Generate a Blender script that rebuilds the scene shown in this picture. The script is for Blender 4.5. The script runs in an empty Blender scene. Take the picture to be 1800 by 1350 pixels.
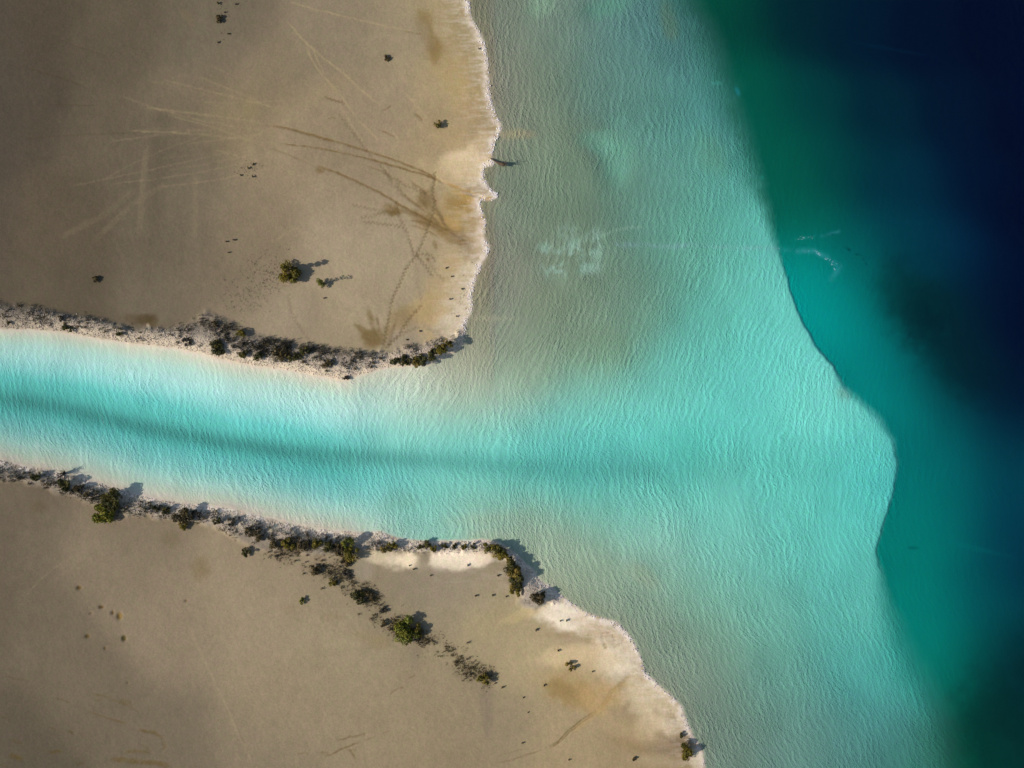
import bpy, math, random
import numpy as np
from mathutils import Vector
rng = np.random.default_rng(7)
random.seed(7)
R = math.radians

# ------------------------------------------------------------------ camera, sky, sun, exposure
M = 0.06                       # metres of ground per map unit (the survey map is 1800 x 1350 units)
H = 54.0 / math.tan(R(34))     # drone height
sc = bpy.context.scene
cam_d = bpy.data.cameras.new('drone_camera'); cam = bpy.data.objects.new('drone_camera', cam_d)
sc.collection.objects.link(cam); sc.camera = cam
cam.location = (0, 0, H); cam.rotation_euler = (0, 0, 0)
cam_d.sensor_width = 36; cam_d.angle = R(68); cam_d.clip_start = 0.5; cam_d.clip_end = 6000

SUN_EL, SUN_AZ = R(31), R(192)       # direction TO the sun, angle from +X
to_sun = Vector((math.cos(SUN_EL)*math.cos(SUN_AZ), math.cos(SUN_EL)*math.sin(SUN_AZ), math.sin(SUN_EL)))
w = bpy.data.worlds.new('World'); sc.world = w; w.use_nodes = True
nt = w.node_tree; nt.nodes.clear()
sky = nt.nodes.new('ShaderNodeTexSky'); sky.sky_type = 'NISHITA'; sky.sun_disc = False
sky.sun_elevation = SUN_EL; sky.sun_rotation = math.atan2(to_sun.x, to_sun.y)
bg = nt.nodes.new('ShaderNodeBackground'); bg.inputs['Strength'].default_value = 0.10
wo = nt.nodes.new('ShaderNodeOutputWorld')
nt.links.new(sky.outputs[0], bg.inputs[0]); nt.links.new(bg.outputs[0], wo.inputs[0])
sd = bpy.data.lights.new('sun', 'SUN'); sd.energy = 4.6; sd.angle = R(0.5); sd.color = (1.0, 0.93, 0.82)
so = bpy.data.objects.new('sun', sd); sc.collection.objects.link(so)
so.rotation_euler = to_sun.to_track_quat('Z', 'Y').to_euler(); so.location = to_sun * 200
sc.view_settings.view_transform = 'Standard'; sc.view_settings.look = 'None'
sc.view_settings.exposure = 0.25; sc.view_settings.gamma = 1
sc.view_settings.use_curve_mapping = False
sc.cycles.max_bounces = 8; sc.cycles.transparent_max_bounces = 16

# sunlit radiance of a white flat surface after exposure (dry land / below the water surface)
L_LAND = np.array([1.135, 1.135, 1.165])
L_WAT = np.array([.98, 1.015, 1.045])
K_ABS = np.array([0.36, 0.055, 0.040])          # absorption of the lake water per metre
PATH = 1.0 + 1.0/math.sin(SUN_EL)

# ------------------------------------------------------------------ helpers
def link(o, parent=None):
    sc.collection.objects.link(o)
    if parent: o.parent = parent
    return o
def tag(o, label=None, cat=None, group=None, kind=None):
    if label: o['label'] = label
    if cat: o['category'] = cat
    if group: o['group'] = group
    if kind: o['kind'] = kind
    return o
def mesh_np(name, V, F, mat, col=None, smooth=False):
    """V (n,3), F (m,k) arrays -> mesh."""
    V = np.asarray(V, np.float32); F = np.asarray(F, np.int32)
    me = bpy.data.meshes.new(name)
    n, m, k = len(V), len(F), F.shape[1]
    me.vertices.add(n); me.vertices.foreach_set('co', V.ravel())
    me.loops.add(m*k); me.loops.foreach_set('vertex_index', F.ravel())
    me.polygons.add(m)
    me.polygons.foreach_set('loop_start', np.arange(0, m*k, k, dtype=np.int32))
    me.polygons.foreach_set('loop_total', np.full(m, k, np.int32))
    if smooth: me.polygons.foreach_set('use_smooth', np.ones(m, bool))
    me.update(calc_edges=True)
    if col is not None: add_col(me, 'col', col)
    me.materials.append(mat)
    return me
def add_col(me, name, rgb):
    a = me.attributes.new(name, 'FLOAT_COLOR', 'POINT')
    c = np.ones((len(rgb), 4), np.float32); c[:, :3] = rgb
    a.data.foreach_set('color', c.ravel())
def s2l(c):
    c = np.asarray(c, float)/255.0
    return np.where(c <= 0.04045, c/12.92, ((c+0.055)/1.055)**2.4)

# ------------------------------------------------------------------ survey raster of the place
X0, Y0, X1, Y1, P = -160.0, -160.0, 1960.0, 1510.0, 1.6
gx = np.arange(X0, X1, P); gy = np.arange(Y0, Y1, P)
NX, NY = len(gx), len(gy)
GX, GY = np.meshgrid(gx, gy)
GX = GX.astype(np.float32); GY = GY.astype(np.float32)

def vnoise(sx, sy=None, seed=0, octaves=4, gain=0.5):
    """smooth value noise, -1..1, feature size sx,sy in map units"""
    sy = sy or sx
    r = np.random.default_rng(seed); out = 0; amp = 1; tot = 0
    for o in range(octaves):
        fx, fy = sx/2**o, sy/2**o
        if min(fx, fy) < P*0.9: break
        cx = int((X1-X0)/fx)+4; cy = int((Y1-Y0)/fy)+4
        g = r.uniform(-1, 1, (cy, cx)).astype(np.float32)
        u = (GX[0]-X0)/fx; v = (GY[:, 0]-Y0)/fy
        iu = u.astype(int); fu = u-iu; fu = fu*fu*(3-2*fu)
        iv = v.astype(int); fv = v-iv; fv = (fv*fv*(3-2*fv))[:, None]
        a = g[iv][:, iu]*(1-fu)+g[iv][:, iu+1]*fu
        b = g[iv+1][:, iu]*(1-fu)+g[iv+1][:, iu+1]*fu
        out = out+amp*(a*(1-fv)+b*fv); tot += amp; amp *= gain
    return out/tot*1.6

def seg_dist(pts, x=None, y=None, closed=False, maxd=None):
    """distance to a polyline and the arc position of the nearest point"""
    x = GX if x is None else x; y = GY if y is None else y
    D = np.full(x.shape, 1e9, np.float32); T = np.zeros(x.shape, np.float32)
    pts = [np.array(p, float) for p in pts]
    if closed: pts = pts+[pts[0]]
    s = 0
    for a, b in zip(pts[:-1], pts[1:]):
        d = b-a; L = float(np.hypot(*d)); 
        if L < 1e-6: continue
        if maxd is not None and x is GX:
            i0 = max(0, int((min(a[0], b[0])-maxd-X0)/P)); i1 = min(NX, int((max(a[0], b[0])+maxd-X0)/P)+2)
            j0 = max(0, int((min(a[1], b[1])-maxd-Y0)/P)); j1 = min(NY, int((max(a[1], b[1])+maxd-Y0)/P)+2)
            sl = (slice(j0, j1), slice(i0, i1))
        else: sl = (slice(None),)*x.ndim
        px, py = x[sl]-a[0], y[sl]-a[1]
        t = np.clip((px*d[0]+py*d[1])/(L*L), 0, 1)
        q = np.hypot(px-t*d[0], py-t*d[1])
        m = q < D[sl]
        Ds, Ts = D[sl], T[sl]
        Ds[m] = q[m]; Ts[m] = (s+t*L)[m]
        s += L
    return D, T
def inside(poly, x=None, y=None):
    x = GX if x is None else x; y = GY if y is None else y
    c = np.zeros(x.shape, bool); n = len(poly)
    for i in range(n):
        (xa, ya), (xb, yb) = poly[i], poly[(i+1) % n]
        if ya == yb: continue
        c ^= ((ya > y) != (yb > y)) & (x < (xb-xa)*(y-ya)/(yb-ya)+xa)
    return c
def sdf(poly, x=None, y=None):
    d, _ = seg_dist(poly, x, y, closed=True)
    return np.where(inside(poly, x, y), d, -d)
def sstep(a, b, v):
    t = np.clip((v-a)/(b-a), 0, 1); return t*t*(3-2*t)
def field(pts, sig):
    """smooth colour field through survey points (x,y,(r,g,b)) in linear light"""
    num = np.zeros((NY, NX, 3), np.float32); den = np.full((NY, NX), 1e-30, np.float32)
    for x, y, c in pts:
        d2 = ((GX-x)**2+(GY-y)**2)/(sig*sig)
        wgt = np.exp(-d2*0.5)+1e-4/(1+d2)**2
        num += wgt[..., None]*s2l(c).astype(np.float32)**0.5; den += wgt
    return (num/den[..., None])**2

warpx = vnoise(26, seed=1, octaves=4)*2.2; warpy = vnoise(26, seed=2, octaves=4)*2.2
WX, WY = GX+warpx, GY+warpy

north_shore = [(815,-200),(819,-60),(823,0),(830,33),(843,50),(853,75),(859,101),(860,141),(864,176),(873,201),(883,227),(878,239),
 (868,252),(866,275),(872,284),(866,290),(853,295),(849,312),(858,330),(873,339),(876,346),(865,354),(845,353),(848,365),
 (855,390),(853,415),(862,437),(850,461),(838,481),(831,516),(828,549),(820,574),(815,592),(812,607),(797,619),(775,632),
 (752,642),(727,645),(677,647),(641,657),(611,670),(591,667),(561,662),(513,652),(450,645),(403,635),(352,622),(302,612),
 (227,604),(176,594),(101,584),(50,579),(0,577),(-80,572),(-300,560)]
north_poly = north_shore+[(-900,560),(-900,-900),(815,-900)]
south_shore = [(-300,790),(-80,802),(0,808),(50,820),(106,830),(141,838),(201,855),(252,873),(302,881),(378,891),(400,894),
 (453,905),(489,914),(533,924),(578,933),(613,932),(667,935),(700,944),(723,950),(806,950),(847,948),(872,952),(892,962),
 (912,979),(935,1000),(951,1020),(972,1033),(1001,1058),(1036,1078),(1082,1093),(1102,1111),(1117,1131),(1127,1154),
 (1135,1181),(1157,1204),(1177,1219),(1198,1242),(1210,1272),(1223,1297),(1235,1317),(1241,1350),(1255,1420),(1275,1560)]
south_poly = south_shore+[(1300,2200),(-900,2200),(-900,790)]
shelf_edge = [(1170,-160),(1180,-60),(1195,0),(1225,50),(1248,110),(1270,165),(1288,220),(1308,275),(1330,340),(1352,390),(1366,440),
 (1383,490),(1400,545),(1430,606),(1466,645),(1480,678),(1505,703),(1540,735),(1568,775),(1578,815),(1571,860),(1553,920),
 (1540,965),(1545,1030),(1560,1090),(1580,1150),(1610,1210),(1640,1270),(1655,1350),(1670,1450),(1690,1600)]
shelf_poly = shelf_edge+[(-900,1600),(-900,-160)]

sdN = sdf(north_poly, WX, WY); sdS = sdf(south_poly, WX, WY)
sd_land = np.maximum(sdN, sdS)                     # >0 on land
landN = sdN > sdS

# ---- colours of the sand flats (north, south), lens vignette darkening put into outer points
north_pts = [(30,30,(84,75,62)),(200,60,(97,87,72)),(380,60,(107,97,81)),(30,200,(84,75,63)),(200,250,(105,94,78)),(330,200,(112,100,82)),
 (440,200,(138,122,95)),(440,120,(128,114,94)),(600,60,(138,124,103)),(700,60,(150,135,110)),(790,40,(168,150,115)),(600,200,(150,133,108)),
 (700,200,(155,138,113)),(800,150,(166,147,110)),(830,230,(172,150,115)),(100,400,(96,85,70)),(300,420,(108,97,81)),(450,380,(138,122,100)),
 (600,400,(158,142,118)),(700,450,(160,145,120)),(640,320,(155,138,112)),(760,260,(165,145,112)),(800,440,(170,150,118)),(100,520,(96,86,71)),
 (300,530,(110,99,83)),(500,560,(152,137,115)),(400,530,(132,118,98)),(360,480,(118,105,87)),(410,460,(128,114,93)),(620,560,(158,142,116)),(700,570,(158,142,116)),(270,300,(100,90,75)),(340,350,(122,110,91)),(520,270,(150,133,108))]
south_pts = [(30,900,(112,100,84)),(30,1100,(113,101,84)),(30,1320,(92,83,69)),(200,960,(132,118,98)),(300,1100,(138,123,102)),(300,1320,(118,106,88)),
 (450,1050,(152,136,112)),(500,1250,(150,134,109)),(450,1330,(135,121,100)),(600,1150,(156,141,114)),(700,1250,(150,134,108)),(780,1020,(148,135,114)),
 (850,1100,(158,143,113)),(800,1320,(148,132,105)),(860,1280,(146,131,106)),(950,1150,(172,154,120)),(1000,1320,(162,143,112)),(1120,1330,(155,136,105)),
 (160,1220,(112,100,83)),(650,1060,(146,132,108))]
shelf_pts = [(900,40,(125,128,103)),(1000,50,(108,134,112)),(1100,60,(92,136,122)),(1170,60,(82,125,112)),(1210,60,(72,130,120)),(880,150,(148,130,100)),
 (950,150,(116,130,101)),(1050,150,(96,134,114)),(1150,180,(88,138,118)),(1240,190,(74,142,128)),(890,250,(142,130,98)),(950,280,(120,133,101)),
 (1020,300,(106,132,104)),(1200,300,(92,150,130)),(1290,310,(80,158,142)),(1330,380,(85,178,162)),(900,340,(134,130,98)),(1000,370,(108,132,104)),
 (1120,350,(96,140,116)),(1230,390,(90,160,138)),(880,440,(146,131,101)),(960,400,(116,130,100)),(1080,480,(108,136,108)),(1180,450,(98,158,134)),
 (1280,450,(95,178,158)),(1345,450,(92,190,175)),(870,520,(144,132,102)),(960,540,(122,132,100)),(1050,560,(118,138,108)),(1130,560,(110,158,132)),
 (1250,560,(92,180,162)),(1360,560,(95,196,180)),(860,600,(145,138,108)),(930,620,(130,138,108)),(1020,610,(118,145,116)),(1090,640,(118,180,155)),
 (1200,640,(95,190,172)),(1330,640,(92,195,180)),(1420,640,(100,202,188)),(800,660,(180,172,146)),(850,660,(160,160,130)),(930,665,(148,170,140)),
 (1020,690,(125,194,174)),(1150,700,(105,198,182)),(1300,710,(95,200,186)),(1440,710,(108,206,190)),(1530,770,(95,200,186)),(700,670,(205,192,168)),
 (620,700,(200,198,172)),(720,700,(188,202,180)),(820,700,(170,196,172)),(900,720,(150,205,188)),(1000,750,(105,198,184)),(1100,780,(88,196,182)),
 (620,745,(135,205,192)),(720,750,(110,202,188)),(820,765,(98,200,186)),(920,790,(82,192,178)),(1020,800,(78,188,173)),(1200,800,(75,185,168)),
 (1350,800,(88,192,176)),(1480,830,(84,192,178)),(1555,830,(62,178,170)),(650,850,(98,200,186)),(760,850,(95,198,184)),(880,850,(88,193,178)),
 (1000,860,(84,188,172)),(1120,870,(98,190,172)),(1250,880,(105,194,176)),(1400,880,(95,195,178)),(1500,920,(82,188,174)),(650,895,(135,200,182)),
 (760,900,(145,190,168)),(860,905,(158,180,154)),(950,920,(150,180,154)),(1040,930,(135,190,166)),(1150,950,(142,194,170)),(1280,970,(118,194,172)),
 (1400,980,(100,190,170)),(1500,1000,(88,182,164)),(1000,990,(158,165,134)),(940,970,(172,168,138)),(1060,1040,(142,145,115)),(1130,1030,(140,175,148)),(1230,1050,(128,180,152)),
 (1350,1070,(110,175,152)),(1480,1090,(90,175,156)),(1100,1090,(142,140,110)),(1170,1130,(130,148,118)),(1260,1150,(124,160,132)),(1380,1180,(104,162,140)),
 (1500,1180,(82,166,150)),(1170,1190,(140,135,107)),(1230,1250,(126,138,110)),(1320,1260,(112,146,120)),(1430,1270,(98,145,124)),(1540,1270,(78,145,128)),
 (1280,1330,(122,138,112)),(1380,1340,(106,140,118)),(1500,1340,(86,132,114)),(1600,1330,(58,118,98)),(1570,1180,(62,158,142))]
# canal: cross-section that runs along its centre line
canal_axis = [(-300,655),(-100,685),(0,700),(100,716),(200,741),(300,762),(400,778),(500,792),(600,800),(700,806),(800,812),(900,820),(1000,826),(1160,826),(1440,818)]
deep_pts = [(1215,0,(0,82,62)),(1260,30,(0,68,52)),(1300,60,(0,52,48)),(1400,40,(0,36,45)),(1500,50,(0,24,44)),(1620,60,(0,12,38)),(1760,60,(0,5,32)),(1265,110,(0,88,66)),
 (1295,170,(0,92,72)),(1340,180,(0,74,62)),(1420,180,(0,56,58)),(1550,200,(0,35,50)),(1680,200,(0,18,42)),(1790,200,(0,5,33)),(1320,250,(0,92,74)),
 (1370,260,(0,82,68)),(1345,330,(0,95,76)),(1390,340,(0,85,70)),(1460,300,(0,66,64)),(1550,320,(0,46,60)),(1620,340,(0,42,62)),(1700,330,(0,14,42)),(1790,380,(0,5,34)),
 (1370,390,(0,95,80)),(1420,410,(0,92,78)),(1500,430,(0,82,82)),(1580,420,(0,62,74)),(1640,440,(0,48,70)),(1700,460,(0,36,62)),(1760,480,(0,8,38)),(1390,460,(0,150,142)),
 (1420,500,(0,152,146)),(1450,560,(0,150,145)),(1430,540,(0,152,146)),(1470,490,(0,112,104)),(1520,500,(0,95,92)),(1480,540,(0,138,134)),(1520,590,(0,124,122)),(1560,540,(0,88,88)),
 (1600,500,(0,48,56)),(1620,540,(0,36,38)),(1660,560,(0,38,44)),(1720,560,(0,24,44)),(1790,560,(0,5,36)),(1500,640,(0,132,126)),(1560,640,(0,112,112)),
 (1620,640,(0,75,80)),(1680,660,(0,42,48)),(1740,680,(0,28,46)),(1790,680,(0,10,38)),(1540,700,(0,132,126)),(1600,720,(0,112,110)),(1680,740,(0,80,86)),
 (1760,760,(0,44,62)),(1610,800,(0,110,108)),(1680,820,(0,96,98)),(1760,840,(0,60,76)),(1600,880,(0,118,112)),(1680,900,(0,98,98)),(1770,920,(0,55,74)),
 (1570,960,(0,118,108)),(1640,980,(0,116,108)),(1720,1000,(0,82,88)),(1790,1000,(0,44,64)),(1590,1050,(0,124,112)),(1660,1080,(0,110,104)),(1740,1080,(0,74,80)),
 (1620,1130,(8,130,116)),(1680,1150,(0,108,98)),(1740,1160,(0,62,62)),(1790,1150,(0,34,46)),(1650,1200,(12,122,106)),(1710,1210,(0,70,62)),(1780,1230,(0,38,44)),
 (1670,1260,(18,96,76)),(1720,1280,(0,62,50)),(1790,1300,(0,42,40)),(1680,1330,(14,80,58)),(1750,1340,(0,50,42))]
CN = field(north_pts, 45); CS = field(south_pts, 50); shelf_pts = [(x, y, (c[0]-9, c[1]+1, c[2]+6)) if (x < 905 and c[0] > 130 and c[2] < 112) else (x, y, c) for x, y, c in shelf_pts]
shelf_pts = [(x, y, (c[0]*.97, c[1]*1.0, c[2]*1.02) if (y > 930 and x > 1040) else c) for x, y, c in shelf_pts]
CW = field(shelf_pts, 48); CD = field(deep_pts, 44)*1.12

# canal cross-section (fraction across from the north bank), colours in sRGB
_, at = seg_dist(canal_axis); 
ax = np.array(canal_axis, float); seglen = np.r_[0, np.cumsum(np.hypot(*np.diff(ax, axis=0).T))]
axx = np.interp(at, seglen, ax[:, 0]); axy = np.interp(at, seglen, ax[:, 1])
dax, _ = seg_dist(canal_axis)
side = np.where(GY < axy, -1, 1)
wN = np.clip(-sdN, 0, 400); wS = np.clip(-sdS, 0, 400)
frac = wN/(wN+wS+1e-6)
axf = np.interp(axx, [-200,0,200,400,600,900], [0.53,0.53,0.53,0.56,0.55,0.53])
v = (frac-axf)
prof = np.where(v < 0, v/axf, v/(1-axf))           # -1 north bank .. 0 axis .. 1 south bank
stops = [(-1.0,(208,196,172)),(-0.90,(186,200,176)),(-0.78,(168,208,192)),(-0.62,(158,212,202)),(-0.45,(128,206,198)),(-0.30,(84,192,182)),(-0.15,(70,182,170)),(0,(66,172,160)),
 (0.15,(72,184,172)),(0.30,(92,190,180)),(0.5,(122,196,184)),(0.68,(158,204,186)),(0.85,(180,196,172)),(1.0,(202,188,164))]
sp = np.array([s[0] for s in stops]); scol = np.array([s2l(s[1]) for s in stops])**0.5
CC = np.stack([np.interp(prof, sp, scol[:, i]) for i in range(3)], -1)**2
wl = 1-0.16*sstep(260, 0, GX)                      # slightly darker further inland
CC = CC*wl[..., None]; CC = CC*.93+(CC*[.3,.5,.2]).sum(-1, keepdims=True)*.075
# dark weed line on the floor of the dredged canal
sw = np.interp(axx, [-200,0,300,600,1100,1400], [18,17,15,15,26,42])
st = np.exp(-(dax/sw)**2*1.0)*np.interp(axx, [-200,0,400,650,850,1100,1400], [.62,.62,.62,.52,.40,.34,.08])
st = np.clip(st, 0, 1)
mixc = sstep(780, 560, GX+vnoise(120, seed=3)*20)
# lower right of the canal mouth stays canal until (820, 940)
CW = CW*(1-mixc[..., None])+CC*mixc[..., None]
CW = CW*(1-st[..., None])+s2l((56,132,122))*st[..., None]

def blob(A, cx, cy, rx, ry, ang, col, s=1.0, soft=0.35, rough=0.18, seed=0, ns=16):
    """irregular soft-edged patch of another colour"""
    R_ = max(rx, ry)*1.9
    i0 = max(0, int((cx-R_-X0)/P)); i1 = min(NX, int((cx+R_-X0)/P)); j0 = max(0, int((cy-R_-Y0)/P)); j1 = min(NY, int((cy+R_-Y0)/P))
    sl = (slice(j0, j1), slice(i0, i1)); a = R(ang)
    dx, dy = GX[sl]-cx, GY[sl]-cy
    u = (dx*math.cos(a)+dy*math.sin(a))/rx; vv = (-dx*math.sin(a)+dy*math.cos(a))/ry
    d = np.hypot(u, vv)+NOI[sl]*rough*2
    k = s*sstep(1+soft, 1-soft, d)
    A[sl] = A[sl]*(1-k[..., None])+s2l(col)*k[..., None]
NOI = vnoise(22, seed=11, octaves=5, gain=0.65); NOI2 = vnoise(7, seed=12, octaves=3, gain=0.7)
NOIL = vnoise(150, seed=13, octaves=4)
NOIM = vnoise(60, seed=14, octaves=5, gain=.6)

# the marl bottom is greyer than a plain mix of the survey points
CW *= np.array([.97, 1.00, 1.06])
lumw = (CW*[.3,.5,.2]).sum(-1, keepdims=True); CW = CW*.94+lumw*.06*np.array([1.0,.98,.96])
ol_ = sstep(.62, .85, CW[..., 0]/CW[..., 1])*(GX > 870); CW = CW*(1+ol_[..., None]*np.array([-.01, .085, .10]))
oliv = np.exp(-((CW[..., 1]-.24)/.09)**2)*(GX > 860); CW[..., 2] *= 1+.10*oliv
# mottled weed film and silt on the shelf
mot = vnoise(34, 60, seed=51, octaves=5, gain=.6); CW *= (1+.06*mot)[..., None]
# patches below water on the shelf
for (x, y, rx, ry, a, c, s, so_) in [(1085,275,26,50,5,(104,170,150),.5,.9),(1050,250,30,20,0,(110,170,150),.45,.6),(860,560,38,5,2,(168,170,142),.4,.9),(1250,270,22,40,-20,(92,142,110),.3,.7),
  (905,236,30,8,0,(160,150,118),.5,.6),(1060,610,60,40,0,(114,136,108),.35,.7),(1130,1010,30,16,40,(150,150,120),.25,.6),(845,912,60,9,-4,(168,166,132),.15,.9),
  (700,885,30,20,0,(118,170,152),.4,.6),(1480,693,14,10,30,(160,165,150),.4,.6),(1240,130,26,70,-15,(78,140,132),.35,.7),(1175,40,14,36,-10,(100,120,85),.35,.6),
  (1070,10,40,16,-20,(92,150,128),.5,.7),(950,10,30,18,-40,(125,160,135),.5,.7)]:
    blob(CW, x, y, rx, ry, a, c, s, so_, seed=1)
pm_ = np.zeros_like(GX)
for x_, y_, a_, b_, s_ in [(975,462,30,28,1.0),(1012,440,26,24,.8),(1044,432,17,30,.9),(1030,470,28,12,.8),(960,440,18,14,.7),(1000,410,20,16,.5)]:
    pm_ = np.maximum(pm_, s_*np.exp(-(((GX-x_)/a_)**2+((GY-y_)/b_)**2)**1.5))
pm_ = pm_*np.clip(.55+1.1*NOI+.7*NOI2, 0, 1)*.62; CW = CW*(1-pm_[..., None])+s2l((150,190,176))*pm_[..., None]
# boat-wash trail of stirred silt across the shelf
dd, tt = seg_dist([(1085,428),(1150,432),(1210,431),(1260,434),(1320,436),(1368,436)], WX, WY, maxd=20)
k = np.exp(-(dd/4.0)**2)*.24*np.clip(.8+.8*NOI, 0, 1); CW = CW*(1-k[..., None])+s2l((138,172,186))*k[..., None]
dd, tt = seg_dist([(1060,412),(1080,404),(1128,399)], WX, WY, maxd=20)
k = np.exp(-(dd/2.5)**2)*.25; CW = CW*(1-k[..., None])+s2l((150,185,165))*k[..., None]
for x, y, rx, ry, a, c, s in [(1296,160,4,9,-30,(20,125,130),.7),(1339,312,3,4,0,(0,120,105),.7),(1258,146,8,3,0,(40,150,135),.6),(1398,390,3,3,0,(0,120,105),.5),
   (1620,470,30,14,20,(0,60,80),.3),(1605,535,66,46,55,(0,32,38),.48),(1680,630,90,44,42,(0,24,38),.5),(1740,1250,90,60,-50,(0,34,32),.5),(1560,85,60,3,10,(0,34,58),.5),(1570,388,50,4,5,(0,62,80),.3),(1605,963,10,3,0,(0,80,80),.5),(1700,960,60,4,14,(0,112,112),.25)]:
    blob(CD, x, y, rx, ry, a, c, s, .8 if rx > 25 else .5)
# silt streak beyond the edge
for poly, wd, s in [([(1375,437),(1400,441),(1430,440),(1455,452),(1475,468),(1460,490)],5,.35),([(1400,420),(1430,416),(1475,408)],3,.3)]:
    dd, tt = seg_dist(poly, WX, WY, maxd=25); k = np.exp(-(dd/wd)**2)*s*np.clip(.7+NOI, 0, 1)
    CD = CD*(1-k[..., None])+s2l((60,165,175))*k[..., None]

# shelf / deep water junction with varying softness
es = [( -200,56),(100,50),(300,34),(430,9),(470,3),(560,2.5),(660,4),(690,13),(740,14),(780,8),(830,5),(900,4),(980,6),(1030,20),(1100,42),(1250,62),(1500,66)]
sde = sdf(shelf_poly, GX+warpx*.8+NOI*np.interp(GY, [e[0] for e in es], [min(e[1]*.35, 4.0) for e in es]), GY+warpy*.8)
soft = np.interp(GY, [e[0] for e in es], [e[1] for e in es])
shelf_m = sstep(-1, 1, sde/soft)
CWAT = CW*shelf_m[..., None]+CD*(1-shelf_m[..., None])
# ragged dark weed just off the northern edge
k = np.exp(-((sde+8)/10)**2)*sstep(430, 330, GY)*np.clip(NOI+.1, 0, .6)*.35; CWAT = CWAT*(1-k[..., None])+s2l((40,95,70))*k[..., None]

# ---- sand features
CN *= (1+.10*NOIL+.07*NOIM)[..., None]; CS *= (1+.06*NOIL+.05*NOIM)[..., None]
thr = np.exp(-(vnoise(70, 40, seed=71, octaves=4, gain=.6)/.035)**2)*np.clip(NOIM+.3, 0, 1)         # drainage threads
thr2 = np.exp(-(vnoise(44, 60, seed=72, octaves=4, gain=.6)/.04)**2)*np.clip(-NOIL+.2, 0, 1)
CN *= (1-.10*thr+.08*thr2)[..., None]; CS *= (1-.08*thr+.07*thr2)[..., None]
for f in [ # north flats: x,y,rx,ry,ang,colour,strength,soft
 (785,80,34,62,-12,(160,140,102),.7,.6),(752,60,13,44,-20,(132,110,66),.7,.45),(745,28,12,14,-40,(138,116,72),.5,.6),(764,88,16,20,0,(136,112,68),.55,.6),
 (728,60,26,34,0,(152,137,112),.5,.5),
 (738,75,22,28,0,(150,134,110),.3,.6),(800,130,30,34,0,(178,152,106),.5,.7),(820,170,26,40,0,(182,158,112),.55,.7),(823,192,22,16,0,(176,150,114),.6,.6),
 (812,250,40,24,10,(186,160,118),.5,.7),(822,292,42,26,10,(226,202,164),.85,.5),(795,305,42,22,15,(196,172,134),.6,.6),(846,262,16,26,0,(215,190,152),.6,.6),
 (782,322,28,7,28,(190,168,126),.5,.5),(798,338,20,14,0,(172,150,108),.5,.6),(838,352,24,8,0,(206,170,108),.7,.5),(820,346,22,5,22,(190,150,82),.7,.5),
 (795,384,44,34,0,(164,139,94),.85,.5),(815,366,22,14,0,(178,144,84),.7,.5),(800,360,16,10,0,(150,122,72),.6,.5),(790,400,16,18,10,(186,148,88),.6,.6),
 (838,398,18,44,0,(192,164,124),.65,.6),(846,425,16,34,5,(205,182,152),.7,.6),(793,414,46,12,27,(132,108,68),.8,.5),(742,385,34,9,30,(126,105,70),.65,.5),(690,368,16,9,20,(126,105,70),.75,.5),(760,366,24,6,40,(126,104,66),.6,.5),
 (745,350,14,14,60,(124,103,68),.75,.5),(762,342,7,14,-20,(138,118,82),.5,.4),(765,430,4,9,-15,(138,118,84),.8,.3),(752,456,5,4,0,(130,110,74),.9,.3),
 (800,470,26,24,40,(196,170,126),.6,.7),(815,500,18,46,12,(214,196,166),.85,.5),(798,545,36,46,10,(216,198,170),.85,.5),(790,505,30,36,0,(186,164,126),.6,.6),
 (752,545,26,26,-20,(180,154,108),.75,.5),(748,590,16,10,10,(188,164,124),.7,.5),(770,520,20,30,0,(176,152,110),.5,.6),
 (652,556,5,15,-22,(118,98,62),.85,.4),(656,594,18,17,10,(118,98,62),.85,.5),(640,580,18,5,28,(122,102,66),.7,.5),(680,592,7,18,5,(122,102,66),.6,.5),(703,562,24,17,-25,(138,116,76),.6,.6),
 (712,602,34,18,-8,(152,138,122),.6,.5),(257,560,14,9,0,(80,68,46),.8,.4),(240,560,24,8,6,(88,75,54),.6,.5),(268,562,10,12,20,(84,70,46),.7,.4),
 (440,190,14,20,0,(140,124,92),.5,.5),(415,205,34,5,10,(136,122,92),.5,.5),(290,210,22,14,0,(98,88,74),.4,.7),(270,350,18,120,3,(92,83,68),.35,.7),(470,180,14,110,6,(128,113,93),.35,.8),
 (500,100,60,30,-20,(146,131,104),.25,.7),(345,410,10,70,0,(122,110,92),.3,.7),(255,290,10,90,0,(116,104,87),.3,.7),(570,160,50,14,-30,(156,138,104),.3,.7),
 (330,30,20,7,50,(116,102,80),.5,.5),(620,530,90,12,30,(168,152,126),.3,.7),(640,440,70,16,30,(166,150,122),.3,.7),(560,300,5,5,0,(128,108,74),.7,.5),
 (0,250,30,300,0,(78,70,62),.5,.9),(705,160,14,14,0,(148,132,112),.3,.7)]:
    blob(CN, *f)
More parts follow.
